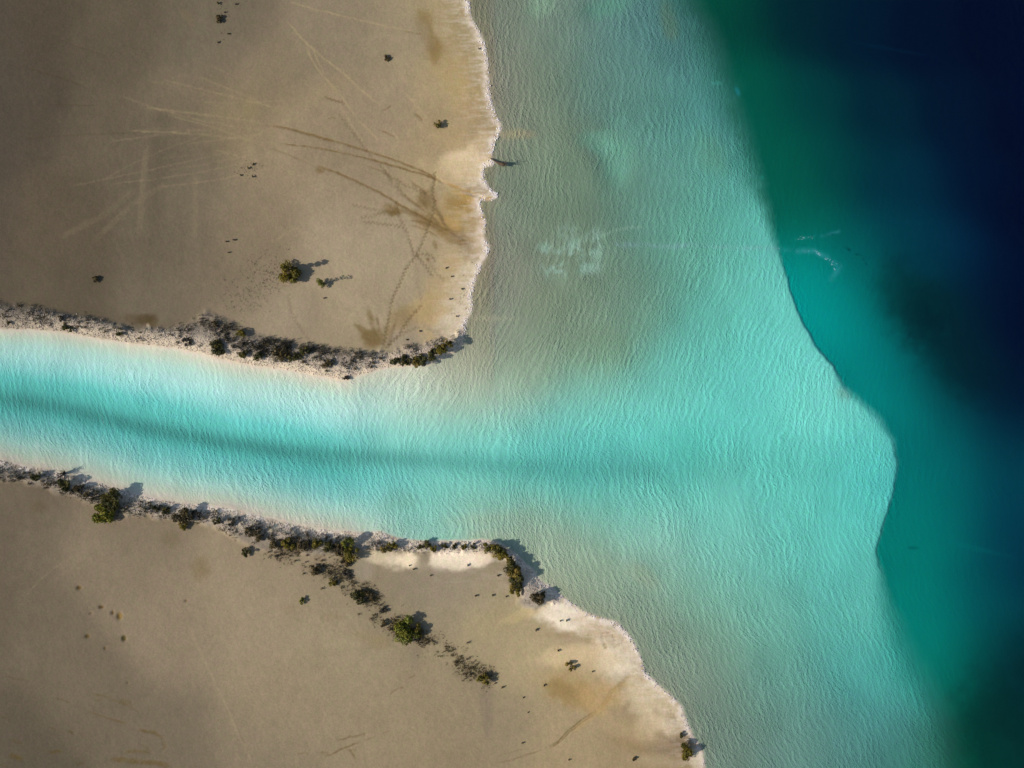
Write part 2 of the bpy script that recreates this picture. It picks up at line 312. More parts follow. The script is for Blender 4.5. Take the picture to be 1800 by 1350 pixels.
for f in [
 (693,982,20,15,0,(228,210,182),.85,.45),(716,984,22,15,0,(246,226,194),.95,.35),(662,980,20,10,10,(212,196,164),.8,.45),(810,982,52,17,0,(247,228,202),.95,.3),(848,975,14,14,0,(232,210,182),.7,.4),
 (740,990,10,14,0,(165,150,128),.6,.6),(640,1000,14,20,0,(160,148,134),.4,.6),(770,1030,70,30,0,(146,132,112),.5,.7),
 (985,1082,56,23,24,(244,228,204),.95,.35),(950,1072,22,16,10,(228,210,182),.8,.4),(1050,1108,46,18,30,(206,184,154),.75,.5),(1000,1118,34,9,12,(160,136,106),.5,.6),(1085,1165,38,30,40,(236,218,192),.9,.5),
 (1105,1135,22,30,-30,(214,194,164),.7,.5),(1000,1152,56,16,-8,(212,188,148),.75,.6),(1050,1165,40,20,10,(208,184,146),.6,.6),(1010,1200,60,24,8,(176,150,106),.5,.7),
 (1012,1222,52,24,20,(158,132,88),.8,.5),(985,1214,30,14,20,(146,122,80),.6,.5),(1060,1228,30,26,10,(192,160,112),.6,.6),(1120,1205,30,18,10,(198,170,128),.6,.6),
 (1140,1222,42,30,30,(212,192,158),.85,.5),(1180,1262,26,34,-10,(206,184,152),.7,.5),(1160,1290,40,22,30,(214,192,160),.7,.5),(1170,1310,36,20,-6,(130,112,92),.85,.5),(1190,1316,20,20,0,(128,108,88),.6,.5),(1120,1290,60,22,20,(182,158,120),.5,.7),  # includes a grey shadow painted into the sand by the round lakeshore shrub
 (1150,1335,40,12,0,(178,158,126),.5,.6),(1225,1335,10,20,0,(214,196,168),.7,.5),(1110,1310,40,10,20,(146,122,86),.45,.6),
 (855,1240,10,60,-4,(134,120,101),.7,.6),(845,1210,24,12,20,(140,126,104),.5,.6),(728,1155,12,22,0,(136,123,104),.5,.6),(820,1190,40,8,25,(140,126,104),.5,.6),
 (925,1078,36,9,-20,(206,182,132),.7,.5),(880,1090,60,24,-20,(164,148,112),.5,.7),(900,1010,22,20,0,(150,138,120),.4,.6),
 (355,999,16,22,20,(128,110,78),.6,.6),(640,1118,26,10,10,(146,128,98),.5,.6),(670,1130,16,10,0,(144,126,94),.5,.6),(585,1085,20,8,0,(142,124,96),.4,.6),(510,1070,14,7,0,(144,126,98),.4,.6),
 (68,890,14,10,0,(104,90,68),.5,.6),(300,945,18,14,0,(118,104,80),.5,.6),(0,1200,30,300,0,(98,88,74),.5,.9),(210,880,50,10,18,(120,108,96),.5,.6),(120,860,50,12,15,(126,113,100),.5,.6)]:
    blob(CS, *f)

HGT = np.zeros((NY, NX), np.float32)               # fine relief on land
def stroke(A, pts, wd, col, s=1.0, dent=0.0, breakup=0.0, jit=1.0):
    wd = wd*.85 if wd < 5 else wd
    dd, tt = seg_dist_local(pts, wd, jit*.7)
    q_ = np.array(pts, float); L_ = np.hypot(*np.diff(q_, axis=0).T).sum(); e_ = min(.22*L_, 22)
    s = min(s*1.2, .97)
    k = sstep(0, e_, tt)*sstep(L_, L_-e_, tt)*np.clip(sstep(wd*1.0, wd*.35, dd)*s*(1-breakup*np.clip(.5+NOI2, 0, 1)), 0, 1)
    A[:] = A*(1-k[..., None])+s2l(col)*k[..., None]
    if dent: HGT[:] -= dent*sstep(wd, wd*.2, dd)
vnoise_small = (vnoise(9, seed=31, octaves=2), vnoise(9, seed=32, octaves=2))
def seg_dist_local(pts, wd, jit):
    P_ = np.array(pts, float); m = wd*2+10
    i0 = max(0, int((P_[:,0].min()-m-X0)/P)); i1 = min(NX, int((P_[:,0].max()+m-X0)/P)+2)
    j0 = max(0, int((P_[:,1].min()-m-Y0)/P)); j1 = min(NY, int((P_[:,1].max()+m-Y0)/P)+2)
    sl = (slice(j0, j1), slice(i0, i1))
    D = np.full(GX.shape, 1e6, np.float32); T = np.zeros(GX.shape, np.float32)
    d, t = seg_dist(pts, (GX+vnoise_small[0]*jit)[sl], (GY+vnoise_small[1]*jit)[sl])
    D[sl] = d; T[sl] = t
    return D, T
def smooth_line(pts, step):
    P_ = np.array(pts, float); s = np.r_[0, np.cumsum(np.hypot(*np.diff(P_, axis=0).T))]
    q = np.arange(0, s[-1], step); return np.stack([np.interp(q, s, P_[:,0]), np.interp(q, s, P_[:,1])], 1)
def footprints(A, pts, step=3.6, off=1.25, rad=2.1, col=(98,80,52), s=.95, dent=.05):
    q = smooth_line(pts, step)
    if len(q) < 2: return
    t = np.gradient(q, axis=0); t /= np.hypot(t[:,0], t[:,1])[:,None]+1e-9
    for i, ((x, y), (tx, ty)) in enumerate(zip(q, t)):
        sg = 1 if i % 2 else -1
        x = x-ty*off*sg+random.uniform(-.5,.5); y = y+tx*off*sg+random.uniform(-.5,.5)
        i0 = int((x-6-X0)/P); j0 = int((y-6-Y0)/P); sl = (slice(max(0,j0), j0+9), slice(max(0,i0), i0+9))
        d = np.hypot(GX[sl]-x, GY[sl]-y); k = sstep(rad*1.25, rad*.4, d)*s*random.uniform(.6, 1)
        A[sl] = A[sl]*(1-k[..., None])+s2l(col)*k[..., None]; HGT[sl] -= dent*sstep(rad*1.2, rad*.2, d)

OL = (114,91,54)
for q_ in [[(676,610),(660,585),(648,560),(643,544)],[(674,608),(650,590),(624,578)],[(672,610),(655,600),(632,590)],[(676,606),(666,575),(660,548)],[(684,606),(690,580),(698,556)],[(776,398),(752,372),(738,345)],[(790,408),(770,375),(760,340)],[(800,416),(780,392),(764,360)],[(748,384),(712,372),(680,371),(655,378)]]:
    stroke(CN, q_, 4.5, (116,96,62), .55, breakup=.5)
# pale, dry wheel tracks
for pts, wd, s in [([(250,188),(327,198),(378,204),(415,209),(450,214),(500,225)],3.0,.5),([(220,230),(290,232),(353,236),(400,242),(450,248),(500,253)],2.0,.5),
  ([(290,200),(330,212),(378,224),(415,238),(450,252),(490,264)],2.0,.5),([(340,130),(353,136),(415,161),(450,176),(480,192),(505,205),(550,226)],2.2,.45),
  ([(500,33),(520,55),(538,76),(570,103),(601,126),(626,150),(651,171),(672,190)],1.8,.5),([(538,76),(543,93),(552,112),(563,128),(585,150),(601,171),(615,192),(630,212),(655,235),(667,252)],1.7,.45),
  ([(505,0),(525,8),(560,18),(601,28),(645,38),(689,48),(727,55)],1.7,.4),([(563,128),(590,160),(600,190),(615,215),(640,250)],1.3,.35),([(545,75),(560,110),(576,140)],1.4,.4),
  ([(330,100),(400,128),(450,150)],1.6,.25),([(700,150),(722,175),(748,205),(756,214)],2.2,.35),([(640,262),(680,275),(735,298)],1.4,.35),
  ([(470,430),(520,400),(575,440),(640,480)],3,.12),([(244,420),(250,340),(258,250)],8,.16),([(100,420),(180,380),(240,330)],8,.12),([(160,430),(230,360),(300,320)],7,.12),([(340,430),(344,370),(342,300)],7,.16)]:
    stroke(CN, pts, wd, (186,164,122) if pts[0][0] > 450 else (150,134,104), s, breakup=.4)
for k_ in range(16):                                  # faint old wheel lines fanning out over the flats
    a_ = R(random.uniform(150, 215)); x_, y_ = random.uniform(380, 560), random.uniform(150, 330); l_ = random.uniform(120, 330); bend = random.uniform(-.25, .25)
    pts = [(x_+l_*t*math.cos(a_+bend*t), y_+l_*t*math.sin(a_+bend*t)*.6) for t in (0, .25, .5, .75, 1)]
    stroke(CN, pts, random.uniform(1.5, 2.4), (168,148,114) if x_ > 470 else (146,130,102), random.uniform(.14, .30), breakup=.5)
for k_ in range(10):
    x_, y_ = random.uniform(40, 700), random.uniform(1010, 1300); a_ = R(random.uniform(-70, 70)); l_ = random.uniform(80, 220)
    pts = [(x_+l_*t*math.cos(a_+.3*t), y_+l_*t*math.sin(a_+.3*t)) for t in (0, .33, .66, 1)]
    stroke(CS, pts, random.uniform(1.4, 2.2), (160,143,114), random.uniform(.12, .24), breakup=.5)
# wet, dark wheel ruts
for pts, wd, s in [([(470,219),(500,225),(551,237),(601,252),(651,267),(702,284),(740,300),(777,319)],2.6,.8),([(515,228),(555,240),(590,250)],3.6,.6),([(777,319),(815,334),(848,347)],4.0,.6),
  ([(490,252),(551,259),(601,268),(651,280),(702,295),(740,306),(780,322)],2.0,.75),([(640,277),(702,294),(745,307),(782,322)],2.8,.7),
  ([(470,258),(500,269),(551,290)],1.6,.45),([(551,290),(575,297),(601,307),(640,325),(669,339),(690,352),(714,366),(752,387),(795,410),(822,424)],3.1,.85),
  ([(33,245),(80,241),(151,236),(200,234),(252,232)],1.3,.5),([(45,118),(80,128),(110,137),(151,152)],1.8,.6),([(68,184),(110,184),(176,186)],1.4,.5),([(120,75),(150,86),(190,98)],1.8,.35),
  ([(667,228),(680,233),(697,242)],2.2,.7),([(672,194),(680,191),(689,185)],1.6,.7),([(568,171),(585,176),(606,181)],1.6,.7),([(574,209),(584,207),(592,209)],1.3,.6),
  ([(707,53),(730,58),(745,61)],1.6,.5),([(728,199),(738,206),(744,213)],2.6,.6),([(700,339),(714,346),(740,366),(755,378)],4.2,.6),([(720,316),(735,328),(752,342)],3.0,.5),
  ([(714,386),(740,390),(758,396),(790,412)],2.4,.6),([(717,395),(735,399),(755,408),(775,418)],2.2,.55),([(677,369),(690,376),(700,372),(690,362)],6,.6),([(763,300),(766,312),(762,330)],2.0,.5),
  ([(560,297),(568,302),(572,296)],3,.55),([(640,290),(670,300),(694,318)],1.8,.5),
  ([(830,342),(850,350),(868,348)],3.5,.5)]:
    c = OL if pts[0][0] > 400 else (78,66,48)
    if pts[0] == (777,319) or pts[0] == (830,342): c = (176,134,68)
    stroke(CN, pts, wd, c, s, dent=.025, breakup=.35)
stroke(CN, [(812,338),(835,346),(850,351)], 1.5, (120,98,60), .6)
# footprints
for pts, st_ in [([(596,201),(612,220),(626,239),(640,257),(651,272),(665,287),(677,300),(684,312),(689,322),(700,332),(709,339)],.55),([(677,300),(690,313),(702,317),(712,326),(727,330),(740,338),(752,339)],.8),
  ([(765,303),(763,320),(761,337),(765,355),(762,375),(752,403),(740,433),(730,451),(714,473),(702,501),(693,520),(689,531),(686,550),(683,567),(678,590),(674,612)],1),
  ([(697,355),(704,383),(714,405),(720,420),(724,433),(728,450)],.8),([(732,452),(741,447),(752,446),(760,450),(766,458)],.9),([(734,451),(744,461),(752,471),(757,479),(761,486)],.9),
  ([(752,456),(757,464),(765,476),(774,486),(782,494)],.5),([(731,458),(733,480),(735,501),(739,515),(742,526)],.35),([(680,612),(690,600),(702,589),(713,571),(727,552),(735,543),(743,534)],1),
  ([(684,607),(698,594),(714,584),(726,579),(737,574)],.7),([(621,361),(640,364),(656,368),(677,370),(697,374)],.6),([(641,390),(660,392),(677,394),(695,396),(712,399)],.75),([(637,383),(651,381),(663,377),(677,375)],.6),
  ([(508,518),(508,526),(511,540),(515,554),(523,566),(531,579),(537,588),(543,597)],.45),([(574,171),(590,177),(606,181)],.6),([(697,318),(703,331),(712,345)],.7),([(740,300),(745,330),(752,352)],.3)]:
    footprints(CN, pts, s=.8*st_, dent=.05*st_)
for _ in range(260):                                 # loose scuffs on the north flats
    cx, cy, sx, sy = random.choice([(430,520,55,60),(400,450,20,30),(470,480,30,30),(435,296,18,14),(60,520,60,25),(250,500,120,30),(690,140,120,60),(560,520,50,20)])
    x, y = random.gauss(cx, sx), random.gauss(cy, sy)
    if 0 < x < 800 and y < 560 and y > 0: footprints(CN, [(x,y),(x+3,y+random.uniform(-2,2))], step=5, rad=random.uniform(1,1.7), col=(96,82,62) if x > 380 else (74,64,50), s=.6, dent=.02)

DK = (104,88,58)
for pts, wd, s in [([(155,1219),(185,1224),(210,1235),(230,1243),(246,1252)],2.6,.6),([(212,1228),(222,1236),(232,1236)],6,.6),([(165,1228),(180,1231)],4,.4),([(150,1248),(175,1257),(200,1265),(215,1270),(230,1277)],2.4,.7),
  ([(238,1281),(256,1286),(272,1288),(290,1300)],4.8,.75),([(285,1302),(291,1312),(284,1320)],4.5,.45),([(215,1322),(240,1320),(267,1323)],4.6,.7),([(245,1306),(262,1316),(268,1325)],2,.5),([(188,1334),(215,1336),(250,1340),(280,1342),(305,1349)],6.5,.85),
  ([(93,1225),(110,1230),(126,1237)],2.0,.6),([(18,1299),(30,1304),(42,1310)],3,.6),([(14,1326),(28,1331),(42,1338)],6,.7),([(85,1325),(102,1320),(114,1322)],4,.65),([(118,1284),(130,1290)],4,.65),([(0,1257),(20,1265)],3,.4),
  ([(8,1187),(24,1192),(55,1197)],1.8,.5),([(60,1316),(95,1322)],1.6,.4),([(88,1279),(100,1282)],3.4,.4),([(130,1345),(150,1340)],3,.5),([(0,1345),(15,1347)],4,.5)]:
    stroke(CS, pts, wd, (90,76,46) if pts[0][0] < 150 else DK, s, dent=.015, breakup=.45)
for pts, wd, s in [([(565,1331),(582,1326),(600,1317),(620,1309),(637,1304)],2.4,.75),([(560,1324),(572,1322),(580,1325)],4,.4),([(640,1302),(660,1295)],1.6,.5),([(592,1302),(604,1299),(615,1295),(628,1293),(640,1290)],2.2,.75),([(614,1296),(617,1291)],2.8,.6),([(638,1288),(642,1291)],3.4,.6),
  ([(614,1314),(620,1325),(626,1337)],3,.55),([(606,1318),(628,1318)],3,.4),([(518,1325),(545,1324)],1.8,.5),([(702,1209),(710,1207)],3,.6),([(687,1222),(693,1213),(702,1209)],1.6,.5),([(716,1192),(733,1187)],1.6,.5),([(672,1288),(686,1285)],1.4,.45),
  ([(865,1345),(885,1339),(903,1335),(930,1325),(961,1317)],1.6,.55)]:
    stroke(CS, pts, wd, (112,94,62), s, dent=.02, breakup=.35)
for o in (-2.4, 2.4):
    stroke(CS, [(961,1317+o*.4),(980,1305+o*.7),(991,1295+o),(1003,1283+o),(1016,1272+o),(1034,1260+o),(1051,1249+o)], 1.7, (104,88,52), .75, dent=.03, breakup=.2)
    stroke(CS, [(1051+o,1249),(1066+o,1232),(1074+o,1216),(1092+o,1200),(1112+o,1184)], 1.5, (156,126,74), .6, dent=.02, breakup=.2)
stroke(CS, [(1000,1290),(1030,1268),(1060,1243),(1076,1222),(1112,1186)], 8, (172,144,96), .35, breakup=.2)
stroke(CS, [(870,1330),(900,1322),(930,1314)], 1.4, (120,104,74), .4, breakup=.3)
stroke(CS, [(325,1085),(350,1140),(375,1195),(400,1245),(416,1285),(437,1325),(445,1350)], 3.5, (160,144,116), .35, breakup=.3)
stroke(CS, [(412,1272),(425,1297),(440,1332)], 2.0, (104,92,68), .4, breakup=.5)
for pts in [[(1060,1112),(1058,1122),(1062,1132),(1066,1140),(1062,1130)],[(1080,1138),(1090,1132),(1096,1124),(1100,1118)],[(1066,1110),(1076,1116),(1082,1126),(1078,1136)],[(977,1142),(985,1140)],
   [(1180,1262),(1186,1258),(1190,1266)],[(1176,1254),(1182,1250)]]:
    footprints(CS, pts, step=3, rad=1.7, col=(150,124,88), s=.7)
for (x, y, rx, ry, c) in [(139,1033,4.5,3.5,(100,80,48)),(178,1067,4.5,3.2,(94,74,46)),(198,1077,2.4,4,(96,76,48)),(210,1083,4.8,6.6,(128,104,62)),(154,1118,4.5,3.6,(98,80,50)),(218,1122,4,5.2,(84,74,42)),
     (185,1139,2.2,2.4,(108,88,56)),(327,1056,2.6,2,(116,96,66)),(225,1200,1.6,1.6,(100,84,58)),(160,1078,2,1.6,(110,92,62))]:
    blob(CS, x, y, rx, ry, 0, c, .95, .25, .05)
    HGT -= .16*np.exp(-(((GX-x)/rx)**2+((GY-y)/ry)**2)*1.3).astype(np.float32)

# ---- canal banks: spoil of pale limestone gravel
bankN_top = [(-300,500),(-60,525),(0,533),(60,540),(120,552),(170,562),(230,576),(292,578),(330,572),(362,548),(392,560),(420,578),(470,592),(520,604),(570,610),(620,618),(680,622),(740,606),(800,592),(822,570)]
bankN = bankN_top+[(830,600),(812,640),(700,690),(500,680),(0,600),(-300,590)]
bankS_low = [(-300,840),(0,846),(60,850),(110,868),(160,884),(215,905),(262,908),(320,914),(370,922),(420,950),(440,962),(520,970),(600,976),(650,968),(700,970),(860,968),(893,980),(915,1030),(905,1060),(935,1075),(975,1060)]
bankS = bankS_low+[(1000,1050),(960,1000),(900,930),(700,900),(0,780),(-300,760)]
bN = sstep(-7, 9, sdf(bankN, WX+NOI*5, WY+NOI*5)); bS = sstep(-6, 8, sdf(bankS, WX+NOI*5, WY+NOI*5))
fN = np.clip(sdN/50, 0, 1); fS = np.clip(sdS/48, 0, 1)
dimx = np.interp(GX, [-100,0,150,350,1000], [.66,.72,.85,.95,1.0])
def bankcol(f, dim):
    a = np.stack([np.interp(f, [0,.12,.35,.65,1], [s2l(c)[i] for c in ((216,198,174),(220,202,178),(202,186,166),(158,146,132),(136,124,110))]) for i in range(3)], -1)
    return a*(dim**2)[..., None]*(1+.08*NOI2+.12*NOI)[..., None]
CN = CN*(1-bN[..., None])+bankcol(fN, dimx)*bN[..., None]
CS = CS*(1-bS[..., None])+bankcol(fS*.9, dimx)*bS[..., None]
# narrow footpath down the north bank, dark mud on the diagonal scrub belt
stroke(CN, [(259,566),(262,585),(263,606)], 4.5, (206,186,160), .8)
belt = [(455,948),(500,968),(560,985),(600,1010),(640,1045),(680,1085),(710,1115),(760,1135),(800,1160),(850,1190)]
dbelt, _ = seg_dist(belt, WX, WY)
k = np.exp(-(dbelt/20)**2)*np.clip(.35+.6*NOI, 0, .75); CS = CS*(1-k[..., None])+s2l((112,98,76))*k[..., None]
# salt crust fringe along the lake shore
salt = np.exp(-((sd_land-4)/8.5)**2)*(bN < .5)*np.clip(.62+.9*NOI2+.5*NOI, 0, 1)
strk = np.clip(vnoise(16, 3.2, seed=61, octaves=3, gain=.7)*1.3+.25, 0, 1)*np.exp(-np.clip(sd_land, 0, 1e3)/26)*(bN < .5)*(GX > 760)
salt = np.maximum(salt, strk*.8)
for C_ in (CN, CS): C_[:] = C_*(1-salt[..., None]*.8)+s2l((242,228,216))*salt[..., None]*.8
lowN = sstep(12, 0, sd_land)[..., None]*.3
CLAND = np.where(landN[..., None], CN, CS)
# ---- wet pale shoreline sand below the water by the lake shore
pk = np.exp(-((sd_land+6)/14)**2)*(GX > 820)*.10; CWAT = CWAT*(1-pk[..., None])+s2l((160,132,100))*pk[..., None]
SHORE_SOFT = 2.0
lm = sstep(-SHORE_SOFT, SHORE_SOFT, sd_land)
TGT = CLAND*lm[..., None]+CWAT*(1-lm[..., None])

# ---- bathymetry and bottom colour: colour ratio gives a capped depth, remaining water tint is put into bottom colour
kr, kg, kb = K_ABS*PATH
def blur(a, n):
    for _ in range(n):
        a = np.pad(a, 1, mode='edge')
        a = (a[:-2,1:-1]+a[2:,1:-1]+a[1:-1,:-2]+a[1:-1,2:]+a[1:-1,1:-1]*4)/8
    return a
W_ = np.clip(TGT, 4e-4, None)
Dd = np.log(np.clip(W_[..., 1]/W_[..., 0]*1.10, 1.0, None))/(kr-kg)
Dd = np.where(sde > 0, np.maximum(np.clip(Dd, .05, 1.7), 1.7-np.clip(sde, 0, 1e3)*M*.11), 1.7)
SHELVE = .006+.006*sstep(1150, 500, GX)*sstep(560, 640, GY)
Dd = np.minimum(Dd, .04+np.clip(-sd_land, 0, 1e3)*SHELVE)          # shelves gently from the shore
def smooth_wide(a, n):
    small = blur(blur(a.astype(np.float32), 3)[::4, ::4], n)
    return sample_grid(small, 4)
def sample_grid(a, st_):
    jj = np.clip(np.arange(NY)/st_, 0, a.shape[0]-1.001); ii = np.clip(np.arange(NX)/st_, 0, a.shape[1]-1.001)
    j0 = jj.astype(int); i0 = ii.astype(int); fj = (jj-j0)[:, None]; fi = (ii-i0)[None]
    return (a[j0][:, i0]*(1-fi)+a[j0][:, i0+1]*fi)*(1-fj)+(a[j0+1][:, i0]*(1-fi)+a[j0+1][:, i0+1]*fi)*fj
out_d = np.clip(-sde, 0, 1e3)
Dd = Dd+np.minimum(out_d*M*.13, 3.6)
Dd = smooth_wide(Dd, 10)
lip = np.interp(GY, [430,480,560,650,690,770,800,930,990,1020], [0,.09,.14,.14,.02,.02,.08,.12,.07,0])   # small step where the shelf edge is crisp
Dd = Dd+lip*sstep(0, -2.5, sde)
Dd = np.minimum(Dd, .03+np.clip(-sd_land, 0, 1e3)*SHELVE*1.3)
DEPTH = np.maximum(Dd, .04)
BED = np.stack([TGT[..., i]/L_WAT[i]*np.exp(K_ABS[i]*PATH*DEPTH) for i in range(3)], -1)
BED = np.clip(BED, .004, .9)
LANDA = np.clip(TGT/L_LAND, .01, .9)
wm = sstep(1.0, -1.0, sd_land)
ALB = LANDA*(1-wm[..., None])+BED*wm[..., None]
canal_side = np.where(landN, bN, bS)
h_land = .015+.10*sstep(0, 45, sd_land)+.12*sstep(10, 120, sd_land)+canal_side*(.45*sstep(0, 26, sd_land))*(1-.6*sstep(26, 60, sd_land))
h_land = h_land+canal_side*.025*NOI2+.015*NOIM+HGT+.008*NOI2
Z = np.where(sd_land > 0, h_land*sstep(0, 4, sd_land)+.012, -DEPTH*sstep(0, 3, -sd_land))
Z = blur(Z.astype(np.float32), 1)

# ---- ripple train coordinates (u across crests, v along crests), metres
yy = GY[:, 0]; gl = np.interp(yy, [-160,250,430,530,640,720,850,1000,1150,1510], [.06,.08,.16,.40,.42,.20,0,-.22,-.36,-.30])
fl_ = np.cumsum(gl)*P; fl_ -= np.interp(850, yy, fl_)
mcan = sstep(560, 800, GX); f = fl_[:, None]*mcan+(-.14*(GY-760))*(1-mcan)
U = (GX+f+vnoise(120, seed=41, octaves=3)*14)*M
V = (GY-.25*f+vnoise(140, seed=42, octaves=3)*12)*M
AMP = np.clip(np.interp(DEPTH, [0,.05,.2,2], [.6,.95,1,1]), 0, 1)*(.26+.74*sstep(-30, 6, sde))*np.clip(.85+.35*NOIM, .4, 1.3)
calm = sstep(620, 300, GX)*sstep(.42, .85, np.abs(prof)); AMP = AMP*(1-.55*calm)
AMP = AMP*sstep(1, -5, sd_land)*(1+.25*sstep(-90, -10, sd_land)*(GX > 830))

def sample(A, x, y):
    u = np.clip((x-X0)/P, 0, NX-1.001); v_ = np.clip((y-Y0)/P, 0, NY-1.001)
    i = u.astype(int); j = v_.astype(int); fu = u-i; fv = v_-j
    if A.ndim == 3: fu = fu[..., None]; fv = fv[..., None]
    return (A[j, i]*(1-fu)+A[j, i+1]*fu)*(1-fv)+(A[j+1, i]*(1-fu)+A[j+1, i+1]*fu)*fv
def to_map(X, Y, Zv=0.0):                     # world metres -> survey map units (the map is an aerial survey from the drone's height)
    k = H/(H-Zv); return 900+X*k/M, 675-Y*k/M
def to_world(px, py, z=0.0):
    k = (H-z)/H; return (px-900)*M*k, (675-py)*M*k

# ------------------------------------------------------------------ materials
def new_mat(name):
    m = bpy.data.materials.new(name); m.use_nodes = True; nt = m.node_tree; nt.nodes.clear()
    return m, nt, nt.nodes, nt.links
def N(nodes, t, **kw):
    n = nodes.new(t)
    for k_, v_ in kw.items(): setattr(n, k_, v_)
    return n
def ground_material():
    m, nt, ns, ln = new_mat('sand_and_lake_bed')
    out = N(ns, 'ShaderNodeOutputMaterial'); b = N(ns, 'ShaderNodeBsdfPrincipled')
    b.inputs['Roughness'].default_value = .95; b.inputs['Specular IOR Level'].default_value = .05
    ln.new(b.outputs[0], out.inputs[0])
    ca = N(ns, 'ShaderNodeAttribute', attribute_name='col'); ra = N(ns, 'ShaderNodeAttribute', attribute_name='ripple')
    pa = N(ns, 'ShaderNodeAttribute', attribute_name='zone')
    sep = N(ns, 'ShaderNodeSeparateColor'); ln.new(pa.outputs['Color'], sep.inputs[0])   # r: ripple amplitude, g: dry land, b: gravel bank
    geo = N(ns, 'ShaderNodeNewGeometry')
    def noise(vec, scale, detail=2, rough=.5):
        n = N(ns, 'ShaderNodeTexNoise'); n.inputs['Scale'].default_value = scale; n.inputs['Detail'].default_value = detail; n.inputs['Roughness'].default_value = rough
        ln.new(vec, n.inputs['Vector']); return n.outputs['Fac']
    def math_(op, a, b_=None, c=None):
        n = N(ns, 'ShaderNodeMath', operation=op)
        for i, v_ in enumerate((a, b_, c)):
            if v_ is None: continue
            if isinstance(v_, (int, float)): n.inputs[i].default_value = v_
            else: ln.new(v_, n.inputs[i])
        return n.outputs[0]
    def mapped(vec, sx, sy, rot=0, loc=0):
        n = N(ns, 'ShaderNodeMapping'); n.inputs['Scale'].default_value = (sx, sy, 1); n.inputs['Rotation'].default_value = (0, 0, rot); n.inputs['Location'].default_value = (loc, loc*.7, 0)
        ln.new(vec, n.inputs[0]); return n.outputs[0]
    pos = geo.outputs['Position']
    # grain of the sand: fine speckle + faint mottling
    g1 = noise(pos, 5.5, 4, .75); g2 = noise(pos, .9, 4, .6)
    spk = math_('MULTIPLY_ADD', math_('SUBTRACT', g1, .5), .65, 1.0)
    mot = math_('MULTIPLY_ADD', math_('SUBTRACT', g2, .5), .22, 1.0)
    fac = math_('MULTIPLY', spk, mot)
    fac = math_('MULTIPLY_ADD', math_('SUBTRACT', fac, 1.0), math_('MULTIPLY_ADD', sep.outputs['Green'], .8, .2), 1.0)
    mx = N(ns, 'ShaderNodeVectorMath', operation='SCALE'); ln.new(ca.outputs['Color'], mx.inputs[0]); ln.new(fac, mx.inputs['Scale'])
    # ripples: long crests, crossing short crests, fine chop
    rv = ra.outputs['Vector']
    def ridge(n): return math_('SUBTRACT', 1.0, math_('ABSOLUTE', math_('MULTIPLY_ADD', n, 2.6, -1.3)))
    def train(rot, lam, jit, jscale, patch, loc, sharp=1.5):
        # a train of short-crested ripples: phase jittered by noise, strength coming and going in patches
        mv = mapped(rv, 1, 1, rot, loc); sx = N(ns, 'ShaderNodeSeparateXYZ'); ln.new(mv, sx.inputs[0])
        st_ = N(ns, 'ShaderNodeMapping'); st_.inputs['Scale'].default_value = (jscale, jscale*.85, 1); ln.new(mv, st_.inputs[0])
        ph = math_('MULTIPLY_ADD', math_('SUBTRACT', noise(st_.outputs[0], 1.0, 2, .55), .5), jit, math_('MULTIPLY', sx.outputs[0], 1.0/lam))
        wv = math_('POWER', math_('MULTIPLY_ADD', math_('SINE', math_('MULTIPLY', ph, 2*math.pi)), .5, .5), sharp)
        pn = noise(mapped(rv, patch, patch*.6, rot, loc+5), 1.0, 1.5, .5)
        pm = N(ns, 'ShaderNodeMapRange'); pm.inputs[1].default_value = .34; pm.inputs[2].default_value = .64; ln.new(pn, pm.inputs[0])
        return math_('MULTIPLY', wv, math_('MULTIPLY_ADD', pm.outputs[0], .85, .15))
    r1 = train(.04, .76, 2.2, .42, .42, 0, 1.9)
    r2 = train(-.36, .60, 2.0, .55, .50, 9)
    r5 = train(.42, .50, 2.0, .60, .50, 17)
    r3 = ridge(noise(mapped(rv, 3.6, 2.7, .20, 3), 1.0, 2, .6))
    r4 = noise(mapped(rv, 5.5, 4.2, .1, 11), 1.0, 1, .5)
    hsum = math_('ADD', math_('ADD', math_('MULTIPLY', r1, RIP[0]), math_('ADD', math_('MULTIPLY', r2, RIP[1]), math_('MULTIPLY', r5, RIP[1]))), math_('ADD', math_('MULTIPLY', r3, RIP[2]), math_('MULTIPLY', r4, RIP[3])))
    rip = math_('MULTIPLY', hsum, sep.outputs['Red'])
    # ochre and lilac-grey specks of algae film and salt in the sand
    g3 = noise(pos, 2.2, 3, .7); hue = N(ns, 'ShaderNodeMix', data_type='RGBA'); hue.inputs[6].default_value = (.965, 1.02, .95, 1); hue.inputs[7].default_value = (1.04, .98, 1.03, 1)
    hr = N(ns, 'ShaderNodeMapRange'); hr.inputs[1].default_value = .35; hr.inputs[2].default_value = .65; ln.new(g3, hr.inputs[0]); ln.new(hr.outputs[0], hue.inputs[0])
    hm = N(ns, 'ShaderNodeVectorMath', operation='MULTIPLY'); ln.new(mx.outputs[0], hm.inputs[0]); ln.new(hue.outputs[2], hm.inputs[1])
    # bright caustic lines put into the bed colour: ripple crests lightened, troughs darkened
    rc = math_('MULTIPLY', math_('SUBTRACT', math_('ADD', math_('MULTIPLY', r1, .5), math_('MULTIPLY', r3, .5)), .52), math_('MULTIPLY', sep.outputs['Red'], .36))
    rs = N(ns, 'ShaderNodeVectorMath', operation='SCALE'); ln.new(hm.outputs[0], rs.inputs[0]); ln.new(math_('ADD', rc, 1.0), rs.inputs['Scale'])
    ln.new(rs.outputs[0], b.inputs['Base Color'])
    # dry ground relief
    n1 = noise(pos, 3.0, 5, .65)
    lr = math_('MULTIPLY', math_('MULTIPLY', n1, sep.outputs['Green']), math_('MULTIPLY_ADD', sep.outputs['Blue'], .05, .026))
